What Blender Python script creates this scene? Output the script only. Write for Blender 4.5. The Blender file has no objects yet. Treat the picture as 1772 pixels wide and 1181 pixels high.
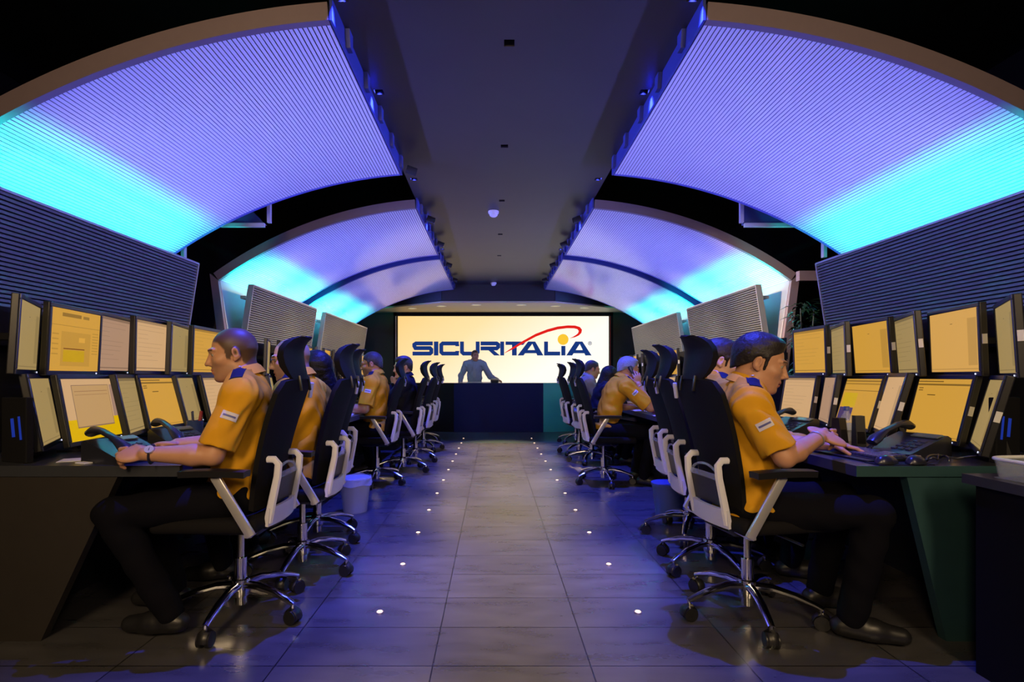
import bpy, bmesh, math, random
import numpy as np
from mathutils import Vector, Matrix, Euler
PI = math.pi
R = math.radians
random.seed(7)
sc = bpy.context.scene
C = sc.collection

# ------------------------------------------------------------------ camera, world, exposure
cam_d = bpy.data.cameras.new('camera'); cam = bpy.data.objects.new('camera', cam_d); C.objects.link(cam)
cam.location = (0, 0, 1.10); cam.rotation_euler = (PI / 2, 0, 0)
cam_d.sensor_width = 36; cam_d.lens = 18.0
cam_d.shift_x = 32 / 1772; cam_d.shift_y = 61.5 / 1772
cam_d.clip_start = 0.05
sc.camera = cam
sc.view_settings.view_transform = 'Standard'; sc.view_settings.look = 'None'
sc.view_settings.gamma = 1.0; sc.view_settings.exposure = 0.0
sc.view_settings.use_curve_mapping = False
w = bpy.data.worlds.new('world'); sc.world = w; w.use_nodes = True
w.node_tree.nodes['Background'].inputs[0].default_value = (0.10, 0.12, 0.30, 1)
w.node_tree.nodes['Background'].inputs[1].default_value = 0.02

def area(name, loc, target, sx, sy, col, power, spread=180, parent=None):
    l = bpy.data.lights.new(name, 'AREA'); l.shape = 'RECTANGLE'; l.size = sx; l.size_y = sy
    l.color = col; l.energy = power; l.spread = R(spread)
    o = bpy.data.objects.new(name, l); C.objects.link(o)
    o.location = loc
    d = Vector(target) - Vector(loc)
    z = -d.normalized(); y = Vector((0, 1, 0)) if abs(z.y) < 0.9 else Vector((0, 0, 1))
    # long side (local x) runs along the room where possible
    x = (y - z * y.dot(z)).normalized(); yy = z.cross(x)
    o.rotation_euler = Matrix((x, yy, z)).transposed().to_euler()
    if parent: o.parent = parent
    return o
# unseen warm fill lights added behind the camera, for the warm light on the shirts
area('hall_lamp_warm', (-0.9, -1.3, 2.75), (-0.3, 4.0, 1.0), 1.6, 0.6, (1.0, 0.70, 0.38), 46, 110)
area('warm_fill_right', (1.4, -1.3, 2.75), (0.9, 3.8, 1.0), 1.2, 0.5, (1.0, 0.72, 0.42), 28, 110)
def spot(name, loc, target, col, power, cone, blend=0.8, rad=0.012, parent=None):
    l = bpy.data.lights.new(name, 'SPOT'); l.color = col; l.energy = power; l.spot_size = R(cone); l.spot_blend = blend; l.shadow_soft_size = rad
    o = bpy.data.objects.new(name, l); C.objects.link(o); o.location = loc
    o.rotation_euler = (Vector(target) - Vector(loc)).to_track_quat('-Z', 'Y').to_euler()
    if parent: o.parent = parent
    return o
# invented fill spots under the soffit: warm ones over the aisle, blue ones beside the vault edges,
# and warm washers aimed at the slat panels opposite (black cans added to hide each washer lamp)
ORDN = ['first', 'second', 'third', 'fourth', 'fifth', 'sixth']
def added_can_spot(kind, i, loc, target, col, power, cone, where):
    d = (Vector(target) - Vector(loc)).normalized()
    t = bpy.data.objects.new('fill_spot', None); C.objects.link(t); t.location = loc; t.rotation_euler = d.to_track_quat('-Z', 'Y').to_euler()
    t['label'] = f'added black spotlight under the ceiling edge, {ORDN[i]} from camera, {where}'; t['category'] = 'fill_spot'; t['group'] = 'added fill spots under the soffit'
    n = 16; v = []; f = []
    for (r, z) in ((0.0, 0.045), (0.034, 0.045), (0.034, -0.045), (0.030, -0.045), (0.030, 0.035), (0.0, 0.035)):
        v += [(r * math.cos(2 * PI * q / n), r * math.sin(2 * PI * q / n), z) for q in range(n)]
    for k in range(5): f += [(k * n + q, k * n + (q + 1) % n, k * n + n + (q + 1) % n, k * n + n + q) for q in range(n)]
    me = bpy.data.meshes.new('housing'); me.from_pydata(v, [], f); o = bpy.data.objects.new('housing', me); C.objects.link(o); o.parent = t
    m = bpy.data.materials.get('added_can_housing') or bpy.data.materials.new('added_can_housing'); m.use_nodes = True
    m.node_tree.nodes['Principled BSDF'].inputs['Base Color'].default_value = (0.008, 0.008, 0.01, 1); m.node_tree.nodes['Principled BSDF'].inputs['Roughness'].default_value = 0.8; me.materials.append(m)
    spot('added_fill_lamp', (0, 0, 0.012), (0, 0, -1), col, power, cone, 1.0, 0.018, t)
AISLE_Y = (1.6, 2.9, 4.2, 5.5, 6.8, 8.0); BLUE_Y = (2.55, 3.4, 4.9, 6.2, 7.6)   # invented fill spots, hidden in openings added to the soffit
for y in AISLE_Y: spot('added_warm_spot', (0.09, y, 3.055), (0.09, y, 0), (1.0, 0.74, 0.40), 300 + 150 * y, 36, 1.0, 0.010)
for y in BLUE_Y:
    spot('added_blue_spot', (-0.76, y, 3.055), (-0.90, y, 0), (0.04, 0.06, 1.0), 760, 48, 1.0, 0.010)
    spot('added_blue_spot', (1.00, y, 3.055), (1.14, y, 0), (0.04, 0.06, 1.0), 760, 48, 1.0, 0.010)
for i, y in enumerate((5.9, 7.0, 8.3, 9.6)):
    added_can_spot('warm', i, (-0.72, y, 2.91), (2.85, y + 0.2, 1.60), (1.0, 0.76, 0.40), 1200, 30, 'aimed at the right slat panels')
    added_can_spot('warm', i, (0.96, y, 2.91), (-2.60, y + 0.2, 1.60), (1.0, 0.76, 0.40), 1200, 30, 'aimed at the left slat panels')

added_can_spot('warm', 0, (-0.72, 4.5, 2.91), (3.10, 5.42, 1.85), (1.0, 0.72, 0.38), 1500, 24, 'aimed at the right portal leg')  # another added washer, to warm the right portal leg
# ------------------------------------------------------------------ materials
MATS = {}
def mat(name, col=(0.5, 0.5, 0.5), rough=0.5, metal=0.0, spec=0.5, emit=None, es=0.0, noise=0.0, nscale=20, bump=0.0, trans=0.0, alpha=1.0):
    if name in MATS: return MATS[name]
    m = bpy.data.materials.new(name); m.use_nodes = True; nt = m.node_tree
    b = nt.nodes['Principled BSDF']
    b.inputs['Base Color'].default_value = (*col, 1); b.inputs['Roughness'].default_value = rough
    b.inputs['Metallic'].default_value = metal; b.inputs['Specular IOR Level'].default_value = spec
    if trans: b.inputs['Transmission Weight'].default_value = trans
    if alpha < 1: b.inputs['Alpha'].default_value = alpha
    if emit: b.inputs['Emission Color'].default_value = (*emit, 1); b.inputs['Emission Strength'].default_value = es
    if noise or bump:
        tc = nt.nodes.new('ShaderNodeTexCoord'); n = nt.nodes.new('ShaderNodeTexNoise')
        n.inputs['Scale'].default_value = nscale; n.inputs['Detail'].default_value = 4
        nt.links.new(tc.outputs['Object'], n.inputs['Vector'])
        if noise:
            mr = nt.nodes.new('ShaderNodeMapRange'); mr.inputs[3].default_value = 1 - noise; mr.inputs[4].default_value = 1 + noise
            nt.links.new(n.outputs[0], mr.inputs[0])
            mx = nt.nodes.new('ShaderNodeVectorMath'); mx.operation = 'SCALE'
            mx.inputs[0].default_value = col; nt.links.new(mr.outputs[0], mx.inputs['Scale'])
            nt.links.new(mx.outputs[0], b.inputs['Base Color'])
        if bump:
            bp = nt.nodes.new('ShaderNodeBump'); bp.inputs['Strength'].default_value = bump; bp.inputs['Distance'].default_value = 0.004
            nt.links.new(n.outputs[0], bp.inputs['Height']); nt.links.new(bp.outputs[0], b.inputs['Normal'])
    MATS[name] = m
    return m
def srgb(r, g, b):
    f = lambda c: (c / 255) / 12.92 if c / 255 <= 0.04045 else ((c / 255 + 0.055) / 1.055) ** 2.4
    return (f(r), f(g), f(b))
def emit(name, rgb, s=1.0):
    return mat(name, (0.004, 0.004, 0.004), 0.5, 0, 0.08, srgb(*rgb), s)

M_black = mat('black_plastic', (0.010, 0.010, 0.013), 0.38)
M_blackm = mat('matt_black', (0.006, 0.006, 0.008), 0.8, spec=0.2)
M_void = mat('dark_ceiling_paint', (0.004, 0.004, 0.006), 0.9, spec=0.1)
M_slat = mat('white_ribbed_sheet', (0.72, 0.72, 0.76), 0.13, spec=0.6)
M_gap = mat('rib_gap', (0.010, 0.012, 0.05), 0.7)
M_frame = mat('grey_purple_frame_paint', (0.165, 0.125, 0.15), 0.5, noise=0.06)
M_wslat = mat('grey_metal_slat', (0.085, 0.088, 0.092), 0.36, metal=0.2)
M_wslatf = mat('slat_panel_edge', (0.30, 0.30, 0.33), 0.4, metal=0.4)
M_chrome = mat('chrome', (0.80, 0.80, 0.84), 0.12, metal=1.0)
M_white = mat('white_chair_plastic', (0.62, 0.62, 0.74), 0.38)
M_mesh = mat('black_chair_mesh', (0.007, 0.0065, 0.008), 0.9, spec=0.15, bump=0.25, nscale=260)
M_head = mat('dark_headrest_mesh', (0.006, 0.006, 0.010), 0.6, spec=0.14)
M_clear = mat('clear_plastic', (0.45, 0.52, 0.75), 0.15, alpha=0.35)
M_desk = mat('dark_desk_laminate', (0.035, 0.038, 0.048), 0.28, noise=0.1, nscale=30)
M_deskend = mat('teal_lit_panel', (0.022, 0.062, 0.072), 0.45, noise=0.12)  # teal light on the right desk ends put into the colour
M_deskendL = mat('dark_brown_panel', (0.026, 0.022, 0.020), 0.5, noise=0.12)
M_metal = mat('grey_metal', (0.4, 0.4, 0.43), 0.4, metal=0.7)
M_tag = mat('white_tag', (0.75, 0.75, 0.72), 0.6)
M_key = mat('keyboard_key', (0.020, 0.022, 0.035), 0.35)
M_ceil = mat('dark_grey_soffit', (0.040, 0.036, 0.036), 0.42, noise=0.15, nscale=3)

def floor_mat():
    m = bpy.data.materials.new('dark_grey_floor_tile'); m.use_nodes = True; nt = m.node_tree; L = nt.links
    b = nt.nodes['Principled BSDF']
    tc = nt.nodes.new('ShaderNodeTexCoord'); mp = nt.nodes.new('ShaderNodeMapping'); mp.inputs['Location'].default_value = (12.231, 9.0 - 1.944, 0)
    br = nt.nodes.new('ShaderNodeTexBrick'); br.offset = 0; br.squash = 1
    br.inputs['Scale'].default_value = 1; br.inputs['Brick Width'].default_value = 0.6; br.inputs['Row Height'].default_value = 0.3
    br.inputs['Mortar Size'].default_value = 0.0028; br.inputs['Mortar Smooth'].default_value = 0.1
    br.inputs['Color1'].default_value = (0.072, 0.070, 0.074, 1); br.inputs['Color2'].default_value = (0.058, 0.056, 0.062, 1)
    br.inputs['Mortar'].default_value = (0.010, 0.010, 0.012, 1)
    L.new(tc.outputs['Object'], mp.inputs[0]); L.new(mp.outputs[0], br.inputs['Vector'])
    n = nt.nodes.new('ShaderNodeTexNoise'); n.inputs['Scale'].default_value = 3.5; n.inputs['Detail'].default_value = 6
    mp2 = nt.nodes.new('ShaderNodeMapping'); mp2.inputs['Scale'].default_value = (1, 3.5, 1)
    L.new(tc.outputs['Object'], mp2.inputs[0]); L.new(mp2.outputs[0], n.inputs['Vector'])
    mr = nt.nodes.new('ShaderNodeMapRange'); mr.inputs[1].default_value = 0.3; mr.inputs[2].default_value = 0.7; mr.inputs[3].default_value = 0.75; mr.inputs[4].default_value = 1.2
    L.new(n.outputs[0], mr.inputs[0])
    mx = nt.nodes.new('ShaderNodeVectorMath'); mx.operation = 'SCALE'; L.new(br.outputs[0], mx.inputs[0]); L.new(mr.outputs[0], mx.inputs['Scale'])
    L.new(mx.outputs[0], b.inputs['Base Color'])
    mr2 = nt.nodes.new('ShaderNodeMapRange'); mr2.inputs[3].default_value = 0.25; mr2.inputs[4].default_value = 0.31; b.inputs['Specular IOR Level'].default_value = 1.0
    L.new(n.outputs[0], mr2.inputs[0]); L.new(mr2.outputs[0], b.inputs['Roughness'])
    bp = nt.nodes.new('ShaderNodeBump'); bp.inputs['Strength'].default_value = 0.3; bp.inputs['Distance'].default_value = 0.001; bp.invert = True
    L.new(br.outputs['Fac'], bp.inputs['Height']); L.new(bp.outputs[0], b.inputs['Normal'])
    return m

# ------------------------------------------------------------------ mesh helpers
class MB:
    def __init__(s): s.v = []; s.f = []; s.m = []
    def add(s, v, f, m=0):
        o = len(s.v); s.v += [tuple(p) for p in v]; s.f += [tuple(i + o for i in q) for q in f]; s.m += [m] * len(f); return s
    def box(s, c, size, rot=None, m=0, bev=0.0, seg=2):
        bm = bmesh.new(); bmesh.ops.create_cube(bm, size=1)
        bmesh.ops.scale(bm, vec=size, verts=bm.verts)
        if bev: bmesh.ops.bevel(bm, geom=list(bm.edges), offset=bev, segments=seg, affect='EDGES', profile=0.5)
        M = Matrix.Translation(c) @ (Euler(rot).to_matrix().to_4x4() if rot is not None else Matrix())
        return s.bm(bm, M, m)
    def bm(s, bm, M=Matrix(), m=0):
        bm.verts.index_update()
        s.add([M @ v.co for v in bm.verts], [[v.index for v in f.verts] for f in bm.faces], m); bm.free(); return s
    def bar(s, a, b, wx, wz, m=0, up=(0, 0, 1), bev=0.0):
        a = Vector(a); b = Vector(b); y = (b - a); L = y.length; y.normalize(); u = Vector(up)
        if abs(u.dot(y)) > 0.98: u = Vector((1, 0, 0))
        x = y.cross(u).normalized(); z = x.cross(y)
        bm = bmesh.new(); bmesh.ops.create_cube(bm, size=1); bmesh.ops.scale(bm, vec=(wx, L, wz), verts=bm.verts)
        if bev: bmesh.ops.bevel(bm, geom=list(bm.edges), offset=bev, segments=2, affect='EDGES', profile=0.5)
        M = Matrix((x, y, z)).transposed().to_4x4(); M.translation = (a + b) / 2
        return s.bm(bm, M, m)
    def cyl(s, a, b, r0, r1=None, n=16, m=0): return s.tube([a, b], [r0, r0 if r1 is None else r1], n, m)
    def tube(s, pts, r, n=10, m=0, closed=False, sq=(1, 1), up=None):
        P = [Vector(p) for p in pts]; k = len(P)
        if not hasattr(r, '__len__'): r = [r] * k
        ref = Vector(up) if up else None; rings = []; prev = None
        for i in range(k):
            if closed: t = P[(i + 1) % k] - P[i - 1]
            else: t = P[min(i + 1, k - 1)] - P[max(i - 1, 0)]
            t.normalize()
            if ref is not None: x = ref - t * ref.dot(t)
            elif prev is not None: x = prev - t * prev.dot(t)
            else:
                x = Vector((0, 0, 1)) if abs(t.z) < 0.9 else Vector((1, 0, 0)); x = x - t * x.dot(t)
            x.normalize(); prev = x; y = t.cross(x)
            rings.append([P[i] + (x * math.cos(2 * PI * j / n) * sq[0] + y * math.sin(2 * PI * j / n) * sq[1]) * r[i] for j in range(n)])
        v = [p for q in rings for p in q]; f = []
        for i in range(k if closed else k - 1):
            a = i * n; b = ((i + 1) % k) * n
            for j in range(n): f.append((a + j, a + (j + 1) % n, b + (j + 1) % n, b + j))
        if not closed: f.append(tuple(reversed(range(n)))); f.append(tuple(range((k - 1) * n, k * n)))
        return s.add(v, f, m)
    def lathe(s, prof, c=(0, 0, 0), n=24, m=0):
        v = []; f = []; k = len(prof)
        for (r, z) in prof:
            for j in range(n): v.append((c[0] + r * math.cos(2 * PI * j / n), c[1] + r * math.sin(2 * PI * j / n), c[2] + z))
        for i in range(k - 1):
            for j in range(n): f.append((i * n + j, i * n + (j + 1) % n, (i + 1) * n + (j + 1) % n, (i + 1) * n + j))
        f.append(tuple(reversed(range(n)))); f.append(tuple(range((k - 1) * n, k * n)))
        return s.add(v, f, m)
    def ell(s, c, r, n=16, m=0, rot=None):
        bm = bmesh.new(); bmesh.ops.create_uvsphere(bm, u_segments=n, v_segments=max(6, n // 2), radius=1); bmesh.ops.scale(bm, vec=r, verts=bm.verts)
        return s.bm(bm, Matrix.Translation(c) @ (Euler(rot).to_matrix().to_4x4() if rot is not None else Matrix()), m)
    def prism(s, poly, axis, a, b, m=0):
        """poly: 2d points in the other two axes (in x,y,z order), extruded along axis from a to b"""
        n = len(poly)
        def P(p, t):
            q = list(p); q.insert(axis, t); return tuple(q)
        v = [P(p, a) for p in poly] + [P(p, b) for p in poly]
        f = [tuple(range(n)), tuple(reversed(range(n, 2 * n)))] + [(i, i + n, (i + 1) % n + n, (i + 1) % n) for i in range(n)]
        return s.add(v, f, m)
    def sheet(s, G, th, m=0):
        """G[i][j] grid of points -> thick sheet"""
        G = [[Vector(p) for p in row] for row in G]; a = len(G); b = len(G[0]); v = []
        N = [[None] * b for _ in range(a)]
        for i in range(a):
            for j in range(b):
                du = G[min(i + 1, a - 1)][j] - G[max(i - 1, 0)][j]; dv = G[i][min(j + 1, b - 1)] - G[i][max(j - 1, 0)]
                nn = du.cross(dv); N[i][j] = nn.normalized() if nn.length > 1e-12 else Vector((0, 0, 1))
        T = (lambda i, j: th) if not callable(th) else th
        top = [[G[i][j] + N[i][j] * T(i, j) / 2 for j in range(b)] for i in range(a)]; bot = [[G[i][j] - N[i][j] * T(i, j) / 2 for j in range(b)] for i in range(a)]
        v = [p for r in top for p in r] + [p for r in bot for p in r]; K = a * b; f = []
        for i in range(a - 1):
            for j in range(b - 1):
                q = (i * b + j, (i + 1) * b + j, (i + 1) * b + j + 1, i * b + j + 1); f.append(q); f.append(tuple(reversed([x + K for x in q])))
        ed = [(i * b) for i in range(a)] + [(a - 1) * b + j for j in range(1, b)] + [i * b + b - 1 for i in range(a - 2, -1, -1)] + [j for j in range(b - 2, 0, -1)]
        for i in range(len(ed)):
            x, y = ed[i], ed[(i + 1) % len(ed)]; f.append((x, x + K, y + K, y))
        return s.add(v, f, m)
    def build(s, name, mats, parent=None, smooth=False, recalc=True):
        me = bpy.data.meshes.new(name); me.from_pydata(s.v, [], s.f)
        if not isinstance(mats, (list, tuple)): mats = [mats]
        for q in mats: me.materials.append(q)
        me.polygons.foreach_set('material_index', s.m)
        if recalc:
            bm = bmesh.new(); bm.from_mesh(me); bmesh.ops.recalc_face_normals(bm, faces=bm.faces); bm.to_mesh(me); bm.free()
        if smooth:
            me.polygons.foreach_set('use_smooth', [True] * len(me.polygons))
            me.set_sharp_from_angle(angle=R(40))
        o = bpy.data.objects.new(name, me); C.objects.link(o)
        if parent: o.parent = parent
        return o
def tag(o, label=None, cat=None, group=None, kind=None):
    if label: o['label'] = label
    if cat: o['category'] = cat
    if group: o['group'] = group
    if kind: o['kind'] = kind
    return o
def thing(name, label, cat, loc=(0, 0, 0), rz=0.0, group=None):
    o = bpy.data.objects.new(name, None); C.objects.link(o); o.location = loc; o.rotation_euler = (0, 0, rz); o.empty_display_size = 0.1
    return tag(o, label, cat, group)
def copy_tree(o, parent=None):
    c = o.copy(); C.objects.link(c)
    if parent: c.parent = parent
    for ch in [k for k in C.objects if k.parent == o]: copy_tree(ch, c)
    return c
def struct(o): o['kind'] = 'structure'; return o

# ------------------------------------------------------------------ room shell
CX = 0.12                      # axis of the vaults
HC = 2.90                      # top of the vaults
YF = 10.55                     # front of the bulkhead before the big screen
YS = 12.16                     # plane of the big screen
fl = MB(); fl.box((0, 4.7, -0.05), (8.8, 16.0, 0.10)); fl = fl.build('floor', floor_mat()); struct(fl)
for nm, c, s in (('wall_left', (-4.25, 4.7, 1.85), (0.1, 16.0, 3.7)), ('wall_right', (4.25, 4.7, 1.85), (0.1, 16.0, 3.7)), ('wall_rear', (0, -3.25, 1.85), (8.6, 0.1, 3.7))):
    struct(MB().box(c, s).build(nm, M_void))
M_wfar = mat('dark_green_grey_wall', (0.030, 0.042, 0.036), 0.6, noise=0.1)
struct(MB().box((0, YS + 0.17, 1.85), (8.6, 0.1, 3.7)).build('wall_far', M_wfar))
struct(MB().box((0, 4.7, 3.75), (8.6, 16.0, 0.1)).build('ceiling', M_void))
b = MB(); xs = [-0.83, -0.79, -0.73, 0.06, 0.12, 0.97, 1.03, 1.07]; ys = [-1.5] + sorted([y + d for y in AISLE_Y + BLUE_Y for d in (-0.03, 0.03)]) + [YF]
for a, c in zip(xs, xs[1:]):
    y0 = ys[0]
    holes = [y for y in (AISLE_Y if a == 0.06 else BLUE_Y if a in (-0.79, 0.97) else ())]  # square openings added only to hide the fill spots
    for hy in holes + [None]:
        y1 = hy - 0.03 if hy is not None else YF
        b.box(((a + c) / 2, (y0 + y1) / 2, HC + 0.14), (c - a, y1 - y0, 0.10)); y0 = (hy or 0) + 0.03
b.box((CX, (YF - 1.5) / 2, HC + 0.20), (1.90, YF + 1.5, 0.02))
struct(b.build('ceiling_soffit', M_ceil))
# bulkhead before the screen: dark fascia and low beige soffit with a faceted front edge
M_beige = mat('beige_soffit', (0.50, 0.45, 0.33), 0.5)
pl = [(-3.3, YS + 0.1), (-3.3, 11.9), (-2.3, 11.35), (-1.06, YF), (1.26, YF), (2.6, 11.35), (3.6, 11.9), (3.6, YS + 0.1)]
zs = 2.624
b = MB(); b.prism(pl, 2, zs, zs + 0.03, 0); struct(b.build('trim_1', M_beige))
b = MB()
for p, q in zip(pl[1:-1], pl[2:-1]): b.bar((*p, 3.15), (*q, 3.15), 0.05, 0.98)
struct(b.build('trim_2', mat('bulkhead_dark', (0.012, 0.014, 0.028), 0.6)))
for i, px in enumerate((713, 764, 824, 902, 961, 1012)):
    py = (534, 530, 528, 528, 530, 533)[i]; y = (zs - 1.1) * 886 / (652 - py); x = (px - 854) / 886 * y
    t = thing('downlight', ['recessed round downlight, far left of the row in the beige soffit above the screen', 'recessed round downlight, second from the left in the beige soffit', 'recessed round downlight in the beige soffit, just left of centre', 'recessed round downlight in the beige soffit, just right of centre', 'recessed round downlight, second from the right in the beige soffit', 'recessed round downlight, far right of the row in the beige soffit'][i], 'downlight', (x, y, zs), 0, 'downlights in the beige soffit')
    MB().lathe([(0.075, -0.002), (0.105, -0.006), (0.11, 0.0), (0.075, 0.0)], n=24).build('ring', mat('light_ring', (0.75, 0.72, 0.6), 0.4), t, True)
    MB().lathe([(0.0, -0.001), (0.075, -0.003), (0.07, 0.0), (0.0, 0.0)], n=24).build('lens', emit('downlight_lens', (205, 195, 150), 1.0), t)
# darker floor strip before the counter
M_strip = mat('grey_green_floor_strip', (0.060, 0.085, 0.085), 0.28, noise=0.15, nscale=4)
struct(MB().box((0.1, 9.28, 0.002), (4.2, 1.66, 0.004)).build('trim_3', M_strip))

# ------------------------------------------------------------------ vaults
RV, U0 = 4.1, 0.63
def vz(u): return HC - (RV - math.sqrt(max(RV * RV - (u - U0) ** 2, 0))) if u > U0 else HC
UI, UE = 0.945, 3.03
def vault_profile(n):
    us = np.linspace(UI, UE, 400); zs_ = np.array([vz(u) for u in us]); s = np.concatenate([[0], np.cumsum(np.hypot(np.diff(us), np.diff(zs_)))])
    t = np.linspace(0, s[-1], n + 1); return np.interp(t, s, us), np.interp(t, s, zs_)
M_navy = mat('navy_painted_edge', (0.030, 0.045, 0.22), 0.45)
def vault(y0, y1, sg, label, ends):
    t = thing('vault_panel', label, 'ceiling vault', (CX, y0, 0), 0, 'curved ribbed vaults')
    n = 92; us, zz = vault_profile(n)
    b = MB(); L = y1 - y0
    for i in range(n):
        a0 = np.array((us[i], zz[i])); a1 = np.array((us[i + 1], zz[i + 1])); d = a1 - a0; nn = np.array((d[1], -d[0])) / np.hypot(*d)
        if nn[1] > 0: nn = -nn
        p = a0 + d * 0.10; q = a1 - d * 0.10
        pts = [p, p + nn * 0.004 + d * 0.05, q + nn * 0.004 - d * 0.05, q]
        P = [(sg * x, z) for x, z in pts]
        v = [(x, 0.03, z) for x, z in P] + [(x, L - 0.02, z) for x, z in P]
        b.add(v, [(0, 1, 5, 4), (1, 2, 6, 5), (2, 3, 7, 6)], 0)
        v = [(sg * a0[0], 0.03, a0[1] + 0.006), (sg * a1[0], 0.03, a1[1] + 0.006), (sg * a1[0], L - 0.02, a1[1] + 0.006), (sg * a0[0], L - 0.02, a0[1] + 0.006)]
        b.add(v, [(0, 1, 2, 3)], 1)
    b.build('ribbed_sheet', [M_slat, M_gap], t, recalc=False)
    us, zz = vault_profile(40)
    def band(name, ya, yb, h0, h1, m, par):
        b = MB(); v = []
        for u, z in zip(us, zz):
            du = (u - U0) / RV; nx, nz = max(du, 0.0), math.sqrt(1 - max(du, 0) ** 2)
            for (yy, h) in ((ya, h0), (ya, h1), (yb, h1), (yb, h0)): v.append((sg * (u + nx * h), yy, z + nz * h))
        f = []
        for i in range(len(us) - 1):
            for j in range(4): f.append((i * 4 + j, i * 4 + (j + 1) % 4, i * 4 + 4 + (j + 1) % 4, i * 4 + 4 + j))
        f += [(0, 1, 2, 3), tuple(len(v) - 4 + j for j in range(4))]
        return b.add(v, f).build(name, m, par, True)
    band('front_band', 0.0, 0.04, -0.006, 0.085, M_frame if ends != 'inner' else M_navy, t)
    band('rear_edge', L - 0.025, L, -0.008, 0.05, mat('blue_edge_trim', (0.10, 0.11, 0.42), 0.4), t)
    band('backing', 0.04, L - 0.025, 0.012, 0.03, M_blackm, t)
    b = MB()
    b.box((sg * (UI - 0.012), L / 2, vz(UI) + 0.048), (0.014, L, 0.11))
    b.build('inner_fascia', M_navy, t)
    k = int(L / 0.33)
    for i in range(k):
        y = (i + 0.6) * L / k
        MB().prism([(y, HC - 0.005), (y + 0.05, HC - 0.005), (y + 0.05, HC + 0.088), (y - 0.02, HC + 0.088)], 0, sg * (UI - 0.02), sg * (UI - 0.045)).build('bracket', M_navy, t)
    if ends == 'portal':   # leg of the portal frame, leaning inwards towards the floor
        ue, ze = UE + 0.05, vz(UE) + 0.03
        b = MB()
        b.prism([(sg * (ue - 0.05), ze - 0.04), (sg * (ue + 0.04), ze + 0.035), (sg * (ue - 0.12), 0.9), (sg * (ue - 0.46), 0.0), (sg * (ue - 0.55), 0.0), (sg * (ue - 0.21), 0.9)], 1, 0.0, 0.04)
        b.build('portal_leg', M_frame, t)
    # side skin below the vault, closing the cove behind the slat panel
    b = MB(); ue, ze = UE, vz(UE)
    b.prism([(sg * ue, ze), (sg * (ue + 0.02), ze), (sg * (ue - 0.15), 0.95), (sg * (ue - 0.17), 0.95)], 1, 0.04, L - 0.02)
    b.build('side_skin', mat('pale_side_skin', (0.26, 0.25, 0.30), 0.5), t)
    return t
SECT = [(2.556, 4.53, 'near', 'outer'), (5.41, 7.52, 'middle', 'portal'), (7.78, 10.49, 'far', 'inner')]
VIO = (0.17, 0.175, 1.0)
for (y0, y1, nm, en) in SECT:
    for sg, side in ((-1, 'left'), (1, 'right')):
        vault(y0, y1, sg, f'{nm} curved white ribbed ceiling vault over the {side} desks, glowing blue and cyan', en)
        L = y1 - y0
        # slat panel (acoustic) leaning over the monitors
        t = thing('slat_panel', f'{nm} dark grey horizontal slat panel leaning above the {side} monitors', 'slat panel', (CX, y0, 0), 0, 'slat panels above the monitors')
        ya = -0.5 if nm == 'near' else 0.1
        n = 26; b = MB(); top = np.array((2.70, 2.075)); bot = np.array((2.80, 1.45))
        for i in range(n):
            p = top + (bot - top) * (i / n); q = top + (bot - top) * ((i + 0.66) / n)
            b.prism([(sg * p[0], p[1]), (sg * (p[0] + 0.02), p[1] + 0.0), (sg * (q[0] + 0.02), q[1]), (sg * (q[0] - 0.003), q[1])], 1, ya, L - 0.06)
        b.build('slats', M_wslat, t)
        b = MB(); b.prism([(sg * (top[0] + 0.012), top[1]), (sg * (top[0] + 0.05), top[1]), (sg * (bot[0] + 0.05), bot[1]), (sg * (bot[0] + 0.012), bot[1])], 1, ya + 0.005, L - 0.065); b.build('backing', M_blackm, t)
        b = MB()
        for yy in (ya - 0.012, L - 0.06):
            b.prism([(sg * (top[0] - 0.008), top[1] + 0.015), (sg * (top[0] + 0.055), top[1] + 0.015), (sg * (bot[0] + 0.055), bot[1] - 0.015), (sg * (bot[0] - 0.008), bot[1] - 0.015)], 1, yy, yy + 0.012)
        b.prism([(sg * (top[0] - 0.008), top[1] + 0.002), (sg * (top[0] - 0.008), top[1] + 0.018), (sg * (top[0] + 0.055), top[1] + 0.018), (sg * (top[0] + 0.055), top[1] + 0.002)], 1, ya, L - 0.06)
        b.prism([(sg * (bot[0] - 0.008), bot[1] - 0.018), (sg * (bot[0] - 0.008), bot[1] - 0.002), (sg * (bot[0] + 0.055), bot[1] - 0.002), (sg * (bot[0] + 0.055), bot[1] - 0.018)], 1, ya, L - 0.06)
        b.build('edge_frame', M_wslatf, t)
        # two posts that carry the panel
        for yy in (ya + 0.3, L - 0.4):
            MB().bar((sg * 2.93, yy, 0.0), (sg * 2.80, yy, 1.95), 0.05, 0.05).build('post', M_blackm, t)
        # LED cove fixture behind the panel
        k = thing('cove_light', f'LED cove light behind the {nm} {side} slat panel', 'cove light', (CX, y0, 0), 0, 'cove lights behind the slat panels')
        MB().box((sg * 2.815, L / 2 - 0.05, 1.955), (0.06, L - 0.3, 0.03)).build('housing', M_metal, k)
        for ya_, yb_ in (((0.05, 0.52), (0.60, 0.86)) if nm == 'near' else ((0.10, 0.46), (0.56, 0.90))):
            area('cyan_led_strip', (sg * 2.83, L * (ya_ + yb_) / 2, 1.985), (sg * 2.70, L * (ya_ + yb_) / 2, 2.6), L * (yb_ - ya_), 0.03, (0.0, 0.95, 0.86), 44 * L / 2 * (yb_ - ya_), 170, k)
        area('violet_led_washer', (sg * 2.80, L / 2, 2.12), (-sg * 1.4, L / 2, 2.80), L - 0.2, 0.05, VIO, {'near': 62, 'middle': 48, 'far': 26}[nm] * (L / 2), 96, k)

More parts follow.
